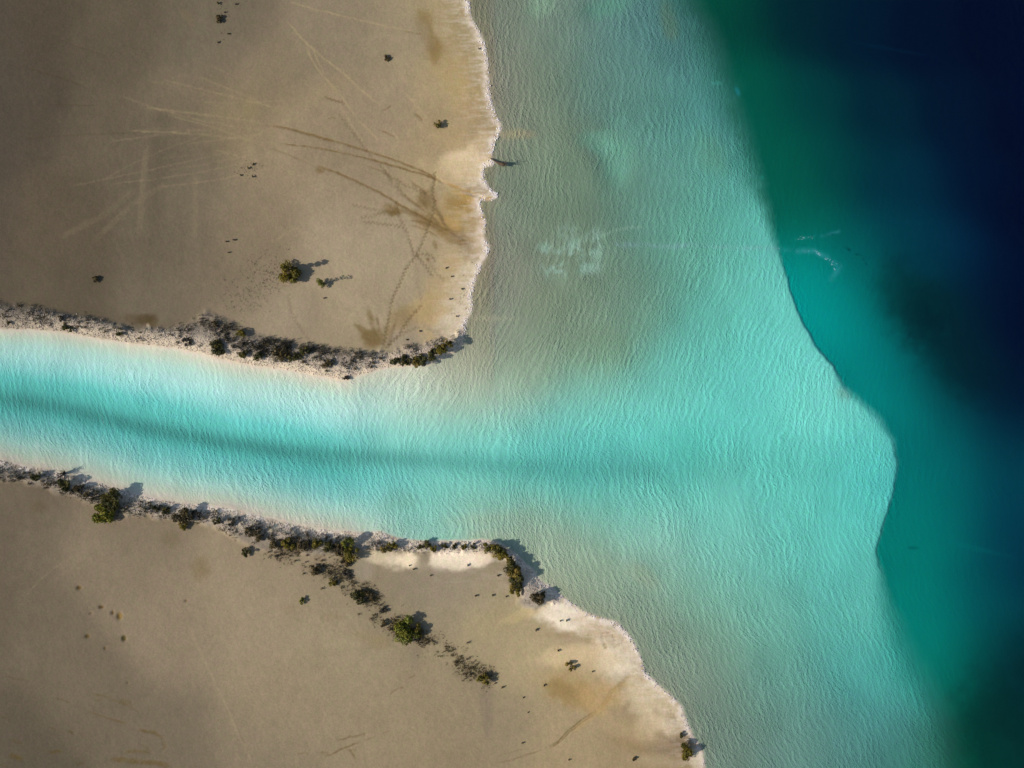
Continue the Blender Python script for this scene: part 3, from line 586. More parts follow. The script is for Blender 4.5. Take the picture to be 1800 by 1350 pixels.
    bp = N(ns, 'ShaderNodeBump'); bp.inputs['Strength'].default_value = 1; bp.inputs['Distance'].default_value = 1
    ln.new(math_('ADD', rip, lr), bp.inputs['Height']); ln.new(bp.outputs[0], b.inputs['Normal'])
    return m
RIP = (.021, .011, .040, .052)

def water_material():
    m, nt, ns, ln = new_mat('lake_water')
    out = N(ns, 'ShaderNodeOutputMaterial')
    tr = N(ns, 'ShaderNodeBsdfTransparent'); gl = N(ns, 'ShaderNodeBsdfGlossy'); gl.inputs['Roughness'].default_value = .12
    # Fresnel reflectance of water (Schlick), the same from above and from below
    geo = N(ns, 'ShaderNodeNewGeometry'); dt = N(ns, 'ShaderNodeVectorMath', operation='DOT_PRODUCT')
    ab = N(ns, 'ShaderNodeMath', operation='ABSOLUTE'); ln.new(dt.outputs['Value'], ab.inputs[0])
    om = N(ns, 'ShaderNodeMath', operation='SUBTRACT'); om.inputs[0].default_value = 1; ln.new(ab.outputs[0], om.inputs[1])
    pw = N(ns, 'ShaderNodeMath', operation='POWER'); ln.new(om.outputs[0], pw.inputs[0]); pw.inputs[1].default_value = 5
    fr = N(ns, 'ShaderNodeMath', operation='MULTIPLY_ADD'); ln.new(pw.outputs[0], fr.inputs[0]); fr.inputs[1].default_value = .98; fr.inputs[2].default_value = .02; fr.use_clamp = True
    mx = N(ns, 'ShaderNodeMixShader'); ln.new(fr.outputs[0], mx.inputs[0]); ln.new(tr.outputs[0], mx.inputs[1]); ln.new(gl.outputs[0], mx.inputs[2])
    ln.new(mx.outputs[0], out.inputs['Surface'])
    ra = N(ns, 'ShaderNodeAttribute', attribute_name='ripple')
    mp = N(ns, 'ShaderNodeMapping'); mp.inputs['Scale'].default_value = (1.6, .5, 1); ln.new(ra.outputs['Vector'], mp.inputs[0])
    n = N(ns, 'ShaderNodeTexNoise'); n.inputs['Scale'].default_value = 1; n.inputs['Detail'].default_value = 4; ln.new(mp.outputs[0], n.inputs['Vector'])
    bp = N(ns, 'ShaderNodeBump'); bp.inputs['Distance'].default_value = .085; bp.inputs['Strength'].default_value = 1
    ln.new(n.outputs['Fac'], bp.inputs['Height']); ln.new(bp.outputs[0], gl.inputs['Normal']); ln.new(bp.outputs[0], dt.inputs[0]); ln.new(geo.outputs['Incoming'], dt.inputs[1])
    va = N(ns, 'ShaderNodeVolumeAbsorption'); dn = .4
    va.inputs['Density'].default_value = dn
    va.inputs['Color'].default_value = (1-K_ABS[0]/dn, 1-K_ABS[1]/dn, 1-K_ABS[2]/dn, 1)
    ln.new(va.outputs[0], out.inputs['Volume'])
    return m
def leaf_material(name, trans=.25, rough=.6):
    m, nt, ns, ln = new_mat(name)
    out = N(ns, 'ShaderNodeOutputMaterial'); ca = N(ns, 'ShaderNodeAttribute', attribute_name='col')
    geo = N(ns, 'ShaderNodeNewGeometry'); nz = N(ns, 'ShaderNodeTexNoise'); nz.inputs['Scale'].default_value = 6; ln.new(geo.outputs['Position'], nz.inputs['Vector'])
    mr = N(ns, 'ShaderNodeMapRange'); mr.inputs[3].default_value = .7; mr.inputs[4].default_value = 1.3; ln.new(nz.outputs['Fac'], mr.inputs[0])
    sc_ = N(ns, 'ShaderNodeVectorMath', operation='SCALE'); ln.new(ca.outputs['Color'], sc_.inputs[0]); ln.new(mr.outputs[0], sc_.inputs['Scale'])
    b = N(ns, 'ShaderNodeBsdfPrincipled'); b.inputs['Roughness'].default_value = rough; b.inputs['Specular IOR Level'].default_value = .2
    ln.new(sc_.outputs[0], b.inputs['Base Color'])
    t = N(ns, 'ShaderNodeBsdfTranslucent'); ln.new(sc_.outputs[0], t.inputs['Color'])
    mx = N(ns, 'ShaderNodeMixShader'); mx.inputs[0].default_value = trans
    ln.new(b.outputs[0], mx.inputs[1]); ln.new(t.outputs[0], mx.inputs[2]); ln.new(mx.outputs[0], out.inputs[0])
    return m
MAT_G = ground_material(); MAT_W = water_material()
MAT_LEAF = leaf_material('shrub_leaves'); MAT_TWIG = leaf_material('dry_twigs', 0, .9); MAT_STONE = leaf_material('limestone_gravel', 0, .95)
MAT_FOAM = leaf_material('salt_foam', .1, .7); MAT_WOOD = leaf_material('weathered_wood', 0, .85)

# ------------------------------------------------------------------ ground sheet
def axis(lo, hi, step, far):
    a = list(np.arange(lo, hi+step*.5, step)); s = step; x = a[-1]
    while x < far: s *= 1.35; x += s; a.append(x)
    s = step; x = a[0]; pre = []
    while x > -far: s *= 1.35; x -= s; pre.append(x)
    return np.array(pre[::-1]+a)
def grid_mesh(name, xs, ys, zf, mat):
    X, Y = np.meshgrid(xs, ys); Zv = zf(X, Y)
    n, m_ = X.shape; idx = np.arange(n*m_).reshape(n, m_)
    F = np.stack([idx[:-1,:-1], idx[:-1,1:], idx[1:,1:], idx[1:,:-1]], -1).reshape(-1, 4)
    return X, Y, Zv, F
xs = axis(-57.5, 57.5, .112, 2200); ys = axis(-43.5, 43.5, .112, 2200)
def zland(X, Y):
    z = np.zeros_like(X)
    for _ in range(3):
        px, py = to_map(X, Y, z); z = sample(Z, px, py)
    return z
X, Y, Zv, F = grid_mesh('ground', xs, ys, zland, MAT_G)
px, py = to_map(X, Y, Zv)
me = mesh_np('ground', np.stack([X, Y, Zv], -1).reshape(-1, 3), F, MAT_G, smooth=True)
add_col(me, 'col', sample(ALB, px, py).reshape(-1, 3))
zone = np.stack([sample(AMP, px, py), sample(sstep(-1, 3, sd_land), px, py), sample(canal_side*(sd_land > 0), px, py)], -1)
add_col(me, 'zone', zone.reshape(-1, 3))
def add_vec(me, name, a):
    at_ = me.attributes.new(name, 'FLOAT_VECTOR', 'POINT'); at_.data.foreach_set('vector', a.astype(np.float32).ravel())
uu, vv2 = sample(U, px, py), sample(V, px, py)
uu = np.where(np.abs(X) > 60, X+54, uu); 
add_vec(me, 'ripple', np.stack([uu, vv2, np.zeros_like(uu)], -1).reshape(-1, 3))
ground = link(bpy.data.objects.new('ground', me)); tag(ground, kind='structure', label='sand flats with a dredged canal and the lake bed')

# ------------------------------------------------------------------ lake: surface, sides and bottom of one closed body
wx = axis(-57.5, 57.5, .26, 2100); wy = axis(-43.5, 43.5, .26, 2100)
X, Y = np.meshgrid(wx, wy); px, py = to_map(X, Y, 0)
u_, v_ = sample(U, px, py), sample(V, px, py)
wave = .010*np.sin(u_*2*math.pi/1.1+1.5*np.sin(v_*.7))+.006*np.sin((u_*.9+v_*.35)*2*math.pi/.8)
Zw = wave*(np.abs(X) < 60)*(np.abs(Y) < 46)-.004
n, m_ = X.shape; idx = np.arange(n*m_).reshape(n, m_)
F = np.stack([idx[:-1,:-1], idx[:-1,1:], idx[1:,1:], idx[1:,:-1]], -1).reshape(-1, 4)
V3 = np.stack([X, Y, Zw], -1).reshape(-1, 3)
ring = np.concatenate([idx[0, :], idx[1:, -1], idx[-1, -2::-1], idx[-2:0:-1, 0]])
low = V3[ring].copy(); low[:, 2] = -12
base = len(V3); nb = len(ring); li = base+np.arange(nb)
V3 = np.vstack([V3, low, [[0, 0, -12]]])
Fs = np.stack([ring, li, np.roll(li, -1), np.roll(ring, -1)], -1)
cen = np.full(nb, len(V3)-1)
mew = bpy.data.meshes.new('lake')
Fb = np.stack([li, cen, np.roll(li, -1), np.roll(li, -1)], -1)
fl = np.concatenate([F, Fs]).ravel(); tri = Fb[:, :3].ravel()
mew.vertices.add(len(V3)); mew.vertices.foreach_set('co', V3.astype(np.float32).ravel())
nq = len(F)+len(Fs)
mew.loops.add(len(fl)+len(tri)); mew.loops.foreach_set('vertex_index', np.concatenate([fl, tri]).astype(np.int32))
mew.polygons.add(nq+nb)
mew.polygons.foreach_set('loop_start', np.concatenate([np.arange(nq)*4, nq*4+np.arange(nb)*3]).astype(np.int32))
mew.polygons.foreach_set('loop_total', np.concatenate([np.full(nq, 4), np.full(nb, 3)]).astype(np.int32))
mew.update(calc_edges=True); mew.materials.append(MAT_W)
rip = np.zeros((len(V3), 3)); rip[:n*m_, 0] = u_.ravel(); rip[:n*m_, 1] = v_.ravel(); add_vec(mew, 'ripple', rip)
water = link(bpy.data.objects.new('water', mew)); tag(water, kind='structure', label='clear turquoise lake water deepening to navy blue')

# ------------------------------------------------------------------ plants
def ground_z(px_, py_):
    return float(sample(Z, np.array([px_], float), np.array([py_], float))[0])
def tube(V, F, C, p0, p1, r0, r1, c, sides=4):
    p0, p1 = np.array(p0, float), np.array(p1, float); d = p1-p0; L = np.linalg.norm(d)+1e-9; d /= L
    a = np.cross(d, [0, 0, 1.0] if abs(d[2]) < .9 else [1.0, 0, 0]); a /= np.linalg.norm(a)+1e-9; b = np.cross(d, a)
    o = len(V)
    for p, r in ((p0, r0), (p1, r1)):
        for k_ in range(sides):
            t = 2*math.pi*k_/sides; V.append(p+r*(a*math.cos(t)+b*math.sin(t))); C.append(c)
    for k_ in range(sides):
        F.append((o+k_, o+(k_+1) % sides, o+sides+(k_+1) % sides, o+sides+k_))
TONES = { # leaf colours, linear albedo
 'olive': [(.17,.135,.018),(.12,.105,.016),(.21,.155,.02),(.075,.07,.014)],
 'green': [(.12,.135,.016),(.15,.15,.018),(.06,.08,.014),(.20,.18,.02)],
 'dark': [(.06,.062,.02),(.08,.075,.022),(.04,.042,.015),(.12,.10,.022)],
 'gold': [(.24,.17,.03),(.15,.12,.03),(.10,.085,.02),(.24,.17,.04)],
 'brown': [(.12,.085,.035),(.09,.07,.035),(.15,.11,.04),(.06,.048,.024)],
 'grey': [(.07,.06,.05),(.10,.085,.065),(.05,.042,.035),(.085,.075,.05)]}
def leaves(cen, rad, n, tone, r, leaf=.13):
    """n small leaf blades on the shells of ellipsoid clumps"""
    cen = np.array(cen); rad = np.array(rad); k_ = r.integers(0, len(cen), n)
    d = r.normal(size=(n, 3)); d /= np.linalg.norm(d, axis=1)[:, None]; d[:, 2] = np.abs(d[:, 2])*.95
    rr = r.uniform(.55, 1.08, n)[:, None]
    p = cen[k_]+d*rad[k_]*rr
    p[:, 2] = np.maximum(p[:, 2], .04)
    nrm = d+r.normal(size=(n, 3))*.55; nrm /= np.linalg.norm(nrm, axis=1)[:, None]
    a = np.cross(nrm, r.normal(size=(n, 3))); a /= np.linalg.norm(a, axis=1)[:, None]; b = np.cross(nrm, a)
    s = leaf*r.uniform(.6, 1.4, n)[:, None]
    V = np.stack([p-a*s, p-b*s*.45+nrm*s*.1, p+a*s, p+b*s*.45+nrm*s*.1], 1).reshape(-1, 3)
    F = np.arange(n*4).reshape(n, 4)
    ct = r.integers(0, len(tone), len(cen)); base = np.array(tone)[np.where(r.random(n) < .6, ct[k_], r.integers(0, len(tone), n))]
    base = base*r.uniform(.7, 1.3, n)[:, None]
    return V, F, np.repeat(base, 4, 0)
def shrub_meshes(seed, rad, h, tone, leafy=1.0, aspect=1.0, stretch_ang=0.0, tall=0.0):
    r = np.random.default_rng(seed)
    nl = max(4, int(5+rad*6)); cen, rd = [], []
    ca, sa = math.cos(stretch_ang), math.sin(stretch_ang)
    for _ in range(nl):
        t = r.uniform(0, 2*math.pi); q = rad*.72*math.sqrt(r.random())
        x, y = q*math.cos(t)*aspect, q*math.sin(t)/aspect**.3
        x, y = x*ca-y*sa, x*sa+y*ca
        z = h*(1-.55*(q/rad)**1.5)*r.uniform(.35, .75)
        s = rad*r.uniform(.22, .42); cen.append((x, y, z)); rd.append((s, s, min(s, h*.36)))
    if tall > 0:                                       # a sprig that stands well above the crown
        for z in np.linspace(h*.7, tall, 4): cen.append((r.uniform(-.1, .1), rad*.35+r.uniform(-.1, .1), z)); s = .16+.10*(z/tall); rd.append((s, s, s))
    nlf = int(leafy*(160+1000*rad*rad)); nlf = min(nlf, 3600)
    LV, LF, LC = leaves(cen, rd, nlf, TONES[tone], r, leaf=.055+.05*min(rad, 1.4))
    SV, SF, SC = [], [], []
    wood = (.13, .095, .06) if tone != 'dark' else (.07, .05, .035)
    for c in cen:
        c = np.array(c); base_ = np.array([c[0]*.18, c[1]*.18, -.05]); mid = base_*.4+c*.6+r.normal(size=3)*.04*rad; mid[2] = max(mid[2], .05)
        tube(SV, SF, SC, base_, mid, .028+.012*rad, .018+.006*rad, wood); tube(SV, SF, SC, mid, c, .018+.006*rad, .008, wood)
        for _ in range(4):
            e = c+r.normal(size=3)*np.array([.28, .28, .16])*rad; e[2] = max(e[2], .04)
            tube(SV, SF, SC, mid*.4+c*.6, e, .011, .004, wood, 3)
    return (LV, LF, LC), (SV, SF, SC)
def tuft_meshes(seed, rad, h, tone, n=26):
    """low dry tuft: bare twigs fanning out of a root and a few dry leaves"""
    r = np.random.default_rng(seed); SV, SF, SC = [], [], []
    tn = TONES[tone]
    for _ in range(n):
        t = r.uniform(0, 2*math.pi); q = rad*math.sqrt(r.random()); z = h*r.uniform(.45, 1)
        b = np.array([math.cos(t)*q*.35, math.sin(t)*q*.35, -.03]); e = np.array([math.cos(t)*q, math.sin(t)*q, z])
        m2 = b*.5+e*.5+r.normal(size=3)*.05*rad; c = tuple(np.array(tn[r.integers(0, 4)])*1.35)
        tube(SV, SF, SC, b, m2, .020, .014, c, 3); tube(SV, SF, SC, m2, e, .014, .006, c, 3)
    cen = [(r.normal()*rad*.4, r.normal()*rad*.4, h*r.uniform(.25, .7)) for _ in range(4)]
    L = leaves(cen, [(rad*.42, rad*.42, h*.35)]*4, int(n*2.2), tn, r, leaf=.06)
    return L, (SV, SF, SC)
def build_plant(name, meshes, loc, rz=0.0):
    root = bpy.data.objects.new(name, None); root.empty_display_size = .3; link(root); root.location = loc; root.rotation_euler = (0, 0, rz)
    (LV, LF, LC), (SV, SF, SC) = meshes
    o1 = bpy.data.objects.new('foliage', mesh_np('foliage', LV, LF, MAT_LEAF, LC)); link(o1, root)
    o2 = bpy.data.objects.new('branches', mesh_np('branches', SV, SF, MAT_TWIG, SC)); link(o2, root)
    return root, (o1, o2)
def place(px_, py_):
    z = ground_z(px_, py_); x, y = to_world(px_, py_, z); return (x, y, z)

GN = 'shrubs along the north bank of the canal'; GS = 'shrubs along the south bank of the canal'; GF = 'shrubs scattered on the sand flats'
HN = 'bushes of the hedge at the tip of the north bank'; HS = 'bushes of the curved hedge at the canal mouth'; GB = 'shrubs of the diagonal scrub belt'
# x, y, radius(units), height m, tone, name, category, label, group, options
shrubs = [
 (509,481,21,1.35,'olive','shrub','rounded olive and rust shrub, the largest on the northern sand flat',GF,dict(tall=2.2)),
 (566,500,8,.9,'green','shrub','small yellow-green shrub just right of the big round shrub on the northern flat',GF,dict(tall=1.7)),
 (770,219,8,.75,'gold','shrub','small golden shrub with a dark shadow near the lake edge of the northern flat',GF,{}),
 (170,491,7,.5,'brown','low_shrub','small brown tuft alone on the dark sand above the canal',GF,{}),
 (681,102,6,.35,'brown','low_shrub','faint grey-brown tuft high on the northern sand flat',GF,{}),
 (388,34,8,.5,'brown','low_shrub','dark ragged tuft near the top edge of the northern flat',GF,{}),
 (17,567,5,.5,'dark','shrub','tiny dark bush at the left end of the north bank',GN,{}),
 (109,561,5,.4,'grey','low_shrub','small grey bush high on the pale north bank near its left end',GN,{}),
 (121,578,8,.6,'dark','shrub','dark twin-lobed bush on the pale gravel, second bush along the north bank',GN,dict(aspect=1.5)),
 (213,586,7,.5,'dark','shrub','small dark bush on pale gravel left of the path down the north bank',GN,{}),
 (330,601,8,.45,'grey','low_shrub','flat grey bush left of the round green bush on the north bank',GN,dict(aspect=1.4)),
 (380,613,16,1.0,'dark','shrub','round dark green bush at the waterside of the north bank',GN,dict(aspect=1.25)),
 (424,589,9,.7,'olive','shrub','small round olive bush at the top of the north bank with a crisp shadow',GN,{}),
 (378,568,6,.45,'brown','low_shrub','small brown bush on the inner edge of the north bank',GN,{}),
 (430,622,10,.6,'dark','low_shrub','low dark bush between the olive bush and the water',GN,{}),
 (455,626,9,.7,'dark','shrub','narrow dark green bush by the water, left of the long thicket',GN,{}),
 (494,622,13,.65,'brown','low_shrub','brown low bush at the left of the north thicket',GN,dict(aspect=1.3,leafy=.7)),
 (516,628,12,.6,'dark','low_shrub','dark low bush in the middle of the north thicket',GN,dict(aspect=1.3,leafy=.7)),
 (536,617,9,.8,'dark','shrub','dark olive bush topping the right end of the north thicket',GN,{}),
 (576,640,10,.6,'brown','low_shrub','brown ragged bush by the point where the north shore turns',GN,dict(leafy=.7)),
 (609,664,6,.4,'grey','low_shrub','small grey bush on the gravel spit at the water edge',GN,{}),
 (697,634,10,.9,'dark','hedge_bush','dark bush at the left end of the north hedge',HN,dict(aspect=1.2)),
 (713,634,11,1.0,'dark','hedge_bush','dark bush second from the left in the north hedge',HN,{}),
 (729,637,10,1.0,'gold','hedge_bush','bush with yellow leaves on the water side of the north hedge',HN,{}),
 (743,631,12,1.1,'dark','hedge_bush','dark green bush in the middle of the north hedge',HN,{}),
 (759,624,12,1.1,'dark','hedge_bush','dark bush right of the middle of the north hedge',HN,{}),
 (774,617,11,1.1,'olive','hedge_bush','olive bush second from the right end of the north hedge',HN,{}),
 (787,606,11,1.4,'gold','hedge_bush','tall golden bush at the right end of the north hedge',HN,{}),
 (63,838,8,.6,'dark','shrub','small dark bush at the left end of the south bank',GS,{}),
 (115,850,13,.9,'dark','shrub','dark brown bush below the stump on the south bank',GS,{}),
 (138,857,9,.6,'brown','low_shrub','low brown bush joined to the right of the dark brown bush',GS,{}),
 (153,868,6,.4,'brown','low_shrub','tiny brown bush on the sand side of the south bank',GS,{}),
 (197,878,20,.8,'dark','shrub','big dark bush standing behind the bright green one on the south bank',GS,{}),
 (186,903,20,1.3,'green','shrub','bright yellow-green bush on the inner edge of the south bank',GS,{}),
 (274,895,7,.5,'dark','low_shrub','small dark bush, left of a close pair on the south bank',GS,{}),
 (293,896,8,.6,'dark','shrub','dark bush, right of a close pair on the south bank',GS,{}),
 (322,906,17,1.0,'brown','shrub','wide brown-black bush in the left half of the south bank',GS,dict(leafy=.9)),
 (324,922,9,.7,'olive','shrub','olive bush below the wide brown-black bush',GS,{}),
 (346,905,9,.5,'grey','low_shrub','thin grey bush right of the wide brown-black bush',GS,{}),
 (382,915,7,.6,'dark','shrub','small dark bush on striped gravel, middle of the south bank',GS,{}),
 (408,918,8,.5,'grey','low_shrub','grey-green bush right of the small dark one on striped gravel',GS,{}),
 (440,934,9,.7,'brown','shrub','brown bush where the south bank meets the scrub belt',GS,{}),
 (454,941,10,.8,'brown','shrub','brown and olive bush touching the start of the south thicket',GS,{}),
 (436,970,9,.9,'dark','shrub','dark round bush on the sand at the left end of the scrub belt',GB,{}),
 (482,955,10,.6,'brown','low_shrub','low brown bush beside the start of the south thicket',GS,dict(leafy=.8)),
 (510,955,11,.7,'olive','hedge_bush','olive-brown bush at the left of the south thicket',GS,dict(aspect=1.3)),
 (534,957,11,.7,'brown','hedge_bush','brown bush second along the south thicket',GS,dict(aspect=1.3)),
 (556,954,11,.9,'olive','hedge_bush','dark olive bush third along the south thicket',GS,{}),
 (580,960,11,.8,'dark','hedge_bush','dark bush left of the tall green one in the south thicket',GS,{}),
 (598,966,12,1.0,'brown','hedge_bush','rusty bush against the tall green one in the south thicket',GS,{}),
 (613,952,11,1.5,'green','shrub','tall fresh green bush with a long blue shadow at the waterside',GS,{}),
 (620,969,15,1.3,'olive','shrub','wide olive bush on the inner side of the tall fresh green one',GS,{}),
 (609,985,10,.6,'brown','low_shrub','low brown bush below the wide olive bush',GB,{}),
 (555,1001,10,.8,'brown','shrub','dark brown bush upright on the sand left of the scrub belt',GB,dict(aspect=.8)),
 (586,1022,9,.5,'olive','low_shrub','olive low bush on the lower edge of the scrub belt',GB,{}),
 (608,1012,10,.45,'grey','low_shrub','sparse grey bush in the middle of the scrub belt',GB,dict(leafy=.6)),
 (628,1049,14,.9,'dark','shrub','dark bush with an olive rim in the middle of the scrub belt',GB,dict(aspect=1.3)),
 (649,1046,9,.6,'brown','low_shrub','brown bush at the right flank of the dark one in the scrub belt',GB,{}),
 (531,1055,6,.6,'green','shrub','tiny green bush alone on the sand below the scrub belt',GF,{}),
 (673,1094,7,.5,'brown','low_shrub','small brown bush just left of the largest shrub in the south',GB,{}),
 (676,1072,9,.4,'grey','low_shrub','sparse grey scrub bush above the small brown one',GB,dict(leafy=.5)),
 (718,1104,24,1.5,'green','shrub','largest green shrub in the south, with a long wedge shadow',GB,{}),
 (731,1106,13,1.2,'olive','shrub','olive half of the large clump, joined to the right of the green shrub',GB,{}),
 (850,1192,11,1.1,'olive','shrub','round olive shrub with a pointed shadow at the lower end of the scrub belt',GB,{}),
 (690,960,9,.7,'olive','shrub','olive bush above the first white sand hump on the south bank',GS,{}),
 (676,965,7,.5,'gold','low_shrub','small golden bush on white sand at the waterside',GS,{}),
 (752,957,8,.7,'dark','shrub','dark bush with a long shadow above the gap between white humps',GS,{}),
 (762,963,8,.7,'olive','shrub','olive bush touching the dark one between the white humps',GS,{}),
 (738,962,6,.4,'dark','low_shrub','tiny dark bush left of the gap between the white humps',GS,{}),
 (782,959,6,.4,'dark','low_shrub','first tiny dark bush of the row above the wide white hump',GS,{}),
 (799,959,5,.35,'dark','low_shrub','tiny dark bush in the middle of the row above the wide white hump',GS,{}),
 (815,959,6,.4,'olive','low_shrub','tiny olive bush of the row above the wide white hump',GS,{}),
 (831,959,6,.45,'dark','low_shrub','last tiny dark bush of the row, beside the curved hedge',GS,{}),
 (857,961,10,1.2,'olive','hedge_bush','olive bush at the upper left end of the curved hedge',HS,{}),
 (872,966,13,1.3,'olive','hedge_bush','tall olive bush at the bend of the curved hedge',HS,{}),
 (885,977,13,1.3,'olive','hedge_bush','olive bush third along the curved hedge',HS,{}),
 (896,990,14,1.4,'dark','hedge_bush','dark crowned bush in the middle of the curved hedge',HS,{}),
 (904,1004,14,1.4,'gold','hedge_bush','golden bush below the middle of the curved hedge',HS,{}),
 (911,1018,14,1.4,'dark','hedge_bush','dark bush facing the water low in the curved hedge',HS,{}),
 (904,1024,12,1.2,'gold','hedge_bush','golden bush on the sand side low in the curved hedge',HS,{}),
 (907,1035,12,1.2,'olive','hedge_bush','olive bush at the lower end of the curved hedge',HS,{}),
 (946,1050,13,.9,'brown','shrub','brown bush at the top of the large white sand patch',HS,{}),
 (955,1042,7,.6,'dark','low_shrub','small dark bush at the waterside of the large white sand patch',HS,{}),
 (1001,1169,9,.6,'gold','low_shrub','golden-brown mound bush on cream sand by the southern lake shore',GF,dict(aspect=1.3)),
 (1201,1319,16,1.1,'olive','shrub','round olive shrub at the southern lake shore, bottom of the picture',GF,{}),
 (1197,1291,5,.5,'dark','low_shrub','tiny dark bush just above the round shrub at the southern lake shore',GF,{}),
 (1116,1334,4,.3,'brown','low_shrub','tiny brown tuft left of the round shrub at the southern lake shore',GF,{}),
]
for i, (x, y, r_, h, tone, nm, lab, grp, opt) in enumerate(shrubs):
    me_ = shrub_meshes(100+i, r_*M*1.12, h*.82, tone, **opt)
    root, _ = build_plant(nm, me_, place(x, y))
    tag(root, lab, 'bush', grp)

# low dry tufts, singled out one by one on the flats
SC1 = 'dry tufts on the sand flats'
tufts = [(384,6,5,'twiggy tuft at the very top edge of the northern flat'),(396,22,3,'thin tuft right of the ragged tuft near the top edge'),(402,60,3,'lone speck of a tuft below the ragged tuft near the top edge'),
 (384,75,3,'lowest of the tufts near the top edge'),(415,8,3,'tuft with a slanting shadow at the top edge'),(437,296,4,'olive tuft in the patch of specks left of centre on the northern flat'),(446,289,4,'dark tuft on the right of the patch of specks'),
 (445,311,4,'lowest dark tuft of the patch of specks'),(424,308,3,'small tuft at the lower left of the patch of specks'),(842,86,3,'small dark tuft on the salt crust at the upper lake shore'),
 (412,422,4,'tuft with a dash of shadow in the middle of the northern flat'),(398,425,3,'left tuft of the loose pair in the middle of the northern flat'),(402,444,3,'tuft below the loose pair on the northern flat'),
 (570,524,3,'tuft just below the yellow-green shrub'),(715,597,3,'tuft with a slanting shadow on grey sand above the north hedge'),(738,582,3,'upper tuft on grey sand above the north hedge'),
 (785,471,3,'uppermost tuft on the white beach strip'),(794,486,3,'second tuft down on the white beach strip'),(812,508,3,'tuft on the white beach strip nearest the water'),(791,526,3,'tuft on the left margin of the white beach strip'),(803,556,3,'tuft low on the white beach strip'),
 (836,1047,4,'post-like tuft with a thin straight shadow inside the curved hedge'),(866,1046,4,'scraggly tuft between the post-like tuft and the curved hedge'),(728,1000,4,'tuft on the lower edge of the first white hump'),(720,994,3,'tiny tuft on the first white hump'),
 (823,993,4,'dark tuft on the lower edge of the wide white hump'),(757,1011,3,'faint tuft below the gap in the white humps'),(876,1012,4,'faint tuft on grey sand left of the golden bush'),(943,1106,4,'dark tuft on the sand left of the large white patch'),
 (996,1090,4,'dark tuft lying on the large white patch'),(985,1091,3,'speck left of the dark tuft on the large white patch'),(957,1204,4,'tuft at the left end of the brown damp patch'),(870,1201,3,'tuft just right of the round olive shrub'),
 (883,1208,4,'lower tuft right of the round olive shrub'),(920,1226,3,'lone tuft on sand below the scrub belt'),(928,1252,2,'faint tuft on the sand left of the wheel track'),(981,1143,4,'tuft above the golden-brown mound bush'),
 (1042,1180,3,'faint tuft right of the golden-brown mound bush'),(918,1305,3,'small tuft beside the footpath at the lower edge'),(1000,1335,3,'tuft near the bottom edge right of the footpath'),(890,1048,3,'tiny tuft under the lower end of the curved hedge')]
for i, (x, y, r_, lab) in enumerate(tufts):
    root, _ = build_plant('dry_tuft', tuft_meshes(500+i, r_*M*.52, .04+.045*r_, ['brown','grey','brown'][i % 3], n=9+2*r_), place(x, y))
    tag(root, lab, 'tuft', SC1)

# tufts of the banks: shared shapes, one object each
protos = []
for i in range(10):
    protos.append(tuft_meshes(800+i, .34, .40+.03*i, ['dark','brown','grey','brown','brown'][i % 5], n=20))
proto_me = [(mesh_np('foliage', *p[0][:2], MAT_LEAF, p[0][2]), mesh_np('branches', *p[1][:2], MAT_TWIG, p[1][2])) for p in protos]
def drop_tuft(x, y, s, lab, grp, i):
    mf, mb = proto_me[i % 10]
    root = bpy.data.objects.new('scrub_tuft', None); link(root); root.location = place(x, y)
    root.rotation_euler = (0, 0, random.uniform(0, 6.28)); root.scale = (s, s, s*random.uniform(.7, 1.1))
    link(bpy.data.objects.new('foliage', mf), root); link(bpy.data.objects.new('branches', mb), root)
    tag(root, lab, 'tuft', grp)
LAND = [(15,567,'leftmost tiny bush, north bank'),(121,578,'twin-lobed dark bush, north bank'),(213,586,'small dark bush by the north bank path'),
 (263,590,'pale path down the north bank'),(380,613,'round dark green bush, north bank'),(424,589,'small round olive bush, north bank'),(455,626,'narrow waterside bush, north bank'),
 (536,617,'olive bush of the north thicket'),(576,640,'brown bush where the north shore turns'),(609,664,'gravel spit tip'),(697,634,'left end of the north hedge'),
 (63,838,'leftmost small bush, south bank'),(115,850,'brown bush below the leafless one'),(190,890,'big bush pair, south bank'),(283,896,'close pair of small bushes, south bank'),
 (322,906,'wide brown-black bush, south bank'),(382,915,'small bush on striped gravel, south bank'),(450,938,'brown bushes where bank meets belt'),(436,970,'round dark bush at the belt start'),
 (534,957,'south thicket'),(613,955,'tall fresh green bush, south bank'),(555,1001,'upright brown bush on sand'),(586,1022,'olive low bush of the belt'),(628,1049,'dark olive-rimmed bush of the belt'),
 (676,1080,'sparse grey bush of the belt'),(722,1105,'largest green shrub in the south'),(800,1150,'middle of the lower scrub belt'),(850,1192,'round olive shrub ending the belt')]
def near_label(x, y, tone, size):
    lx, ly, nm = min(LAND, key=lambda q: (q[0]-x)**2+(q[1]-y)**2)
    dx, dy = x-lx, y-ly
    w_ = ('right of' if dx > 0 else 'left of') if abs(dx) > abs(dy) else ('below' if dy > 0 else 'above')
    d = math.hypot(dx, dy); q = 'close ' if d < 14 else ('well ' if d > 30 else '')
    if min(abs(dx), abs(dy)) > .5*max(abs(dx), abs(dy)): w_ = ('upper ' if dy < 0 else 'lower ')+('right of' if dx > 0 else 'left of')
    return f'{size} {tone} tuft {q}{w_} the {nm}', f'scrub tufts by the {nm}'
def along(pts, n, spread, bias=0.0):
    q = smooth_line(pts, 2.0); out = []
    while len(out) < n:
        x, y = q[random.randrange(len(q))]; out.append((x+random.gauss(0, spread*.6), y+random.gauss(bias, spread)))
    return out
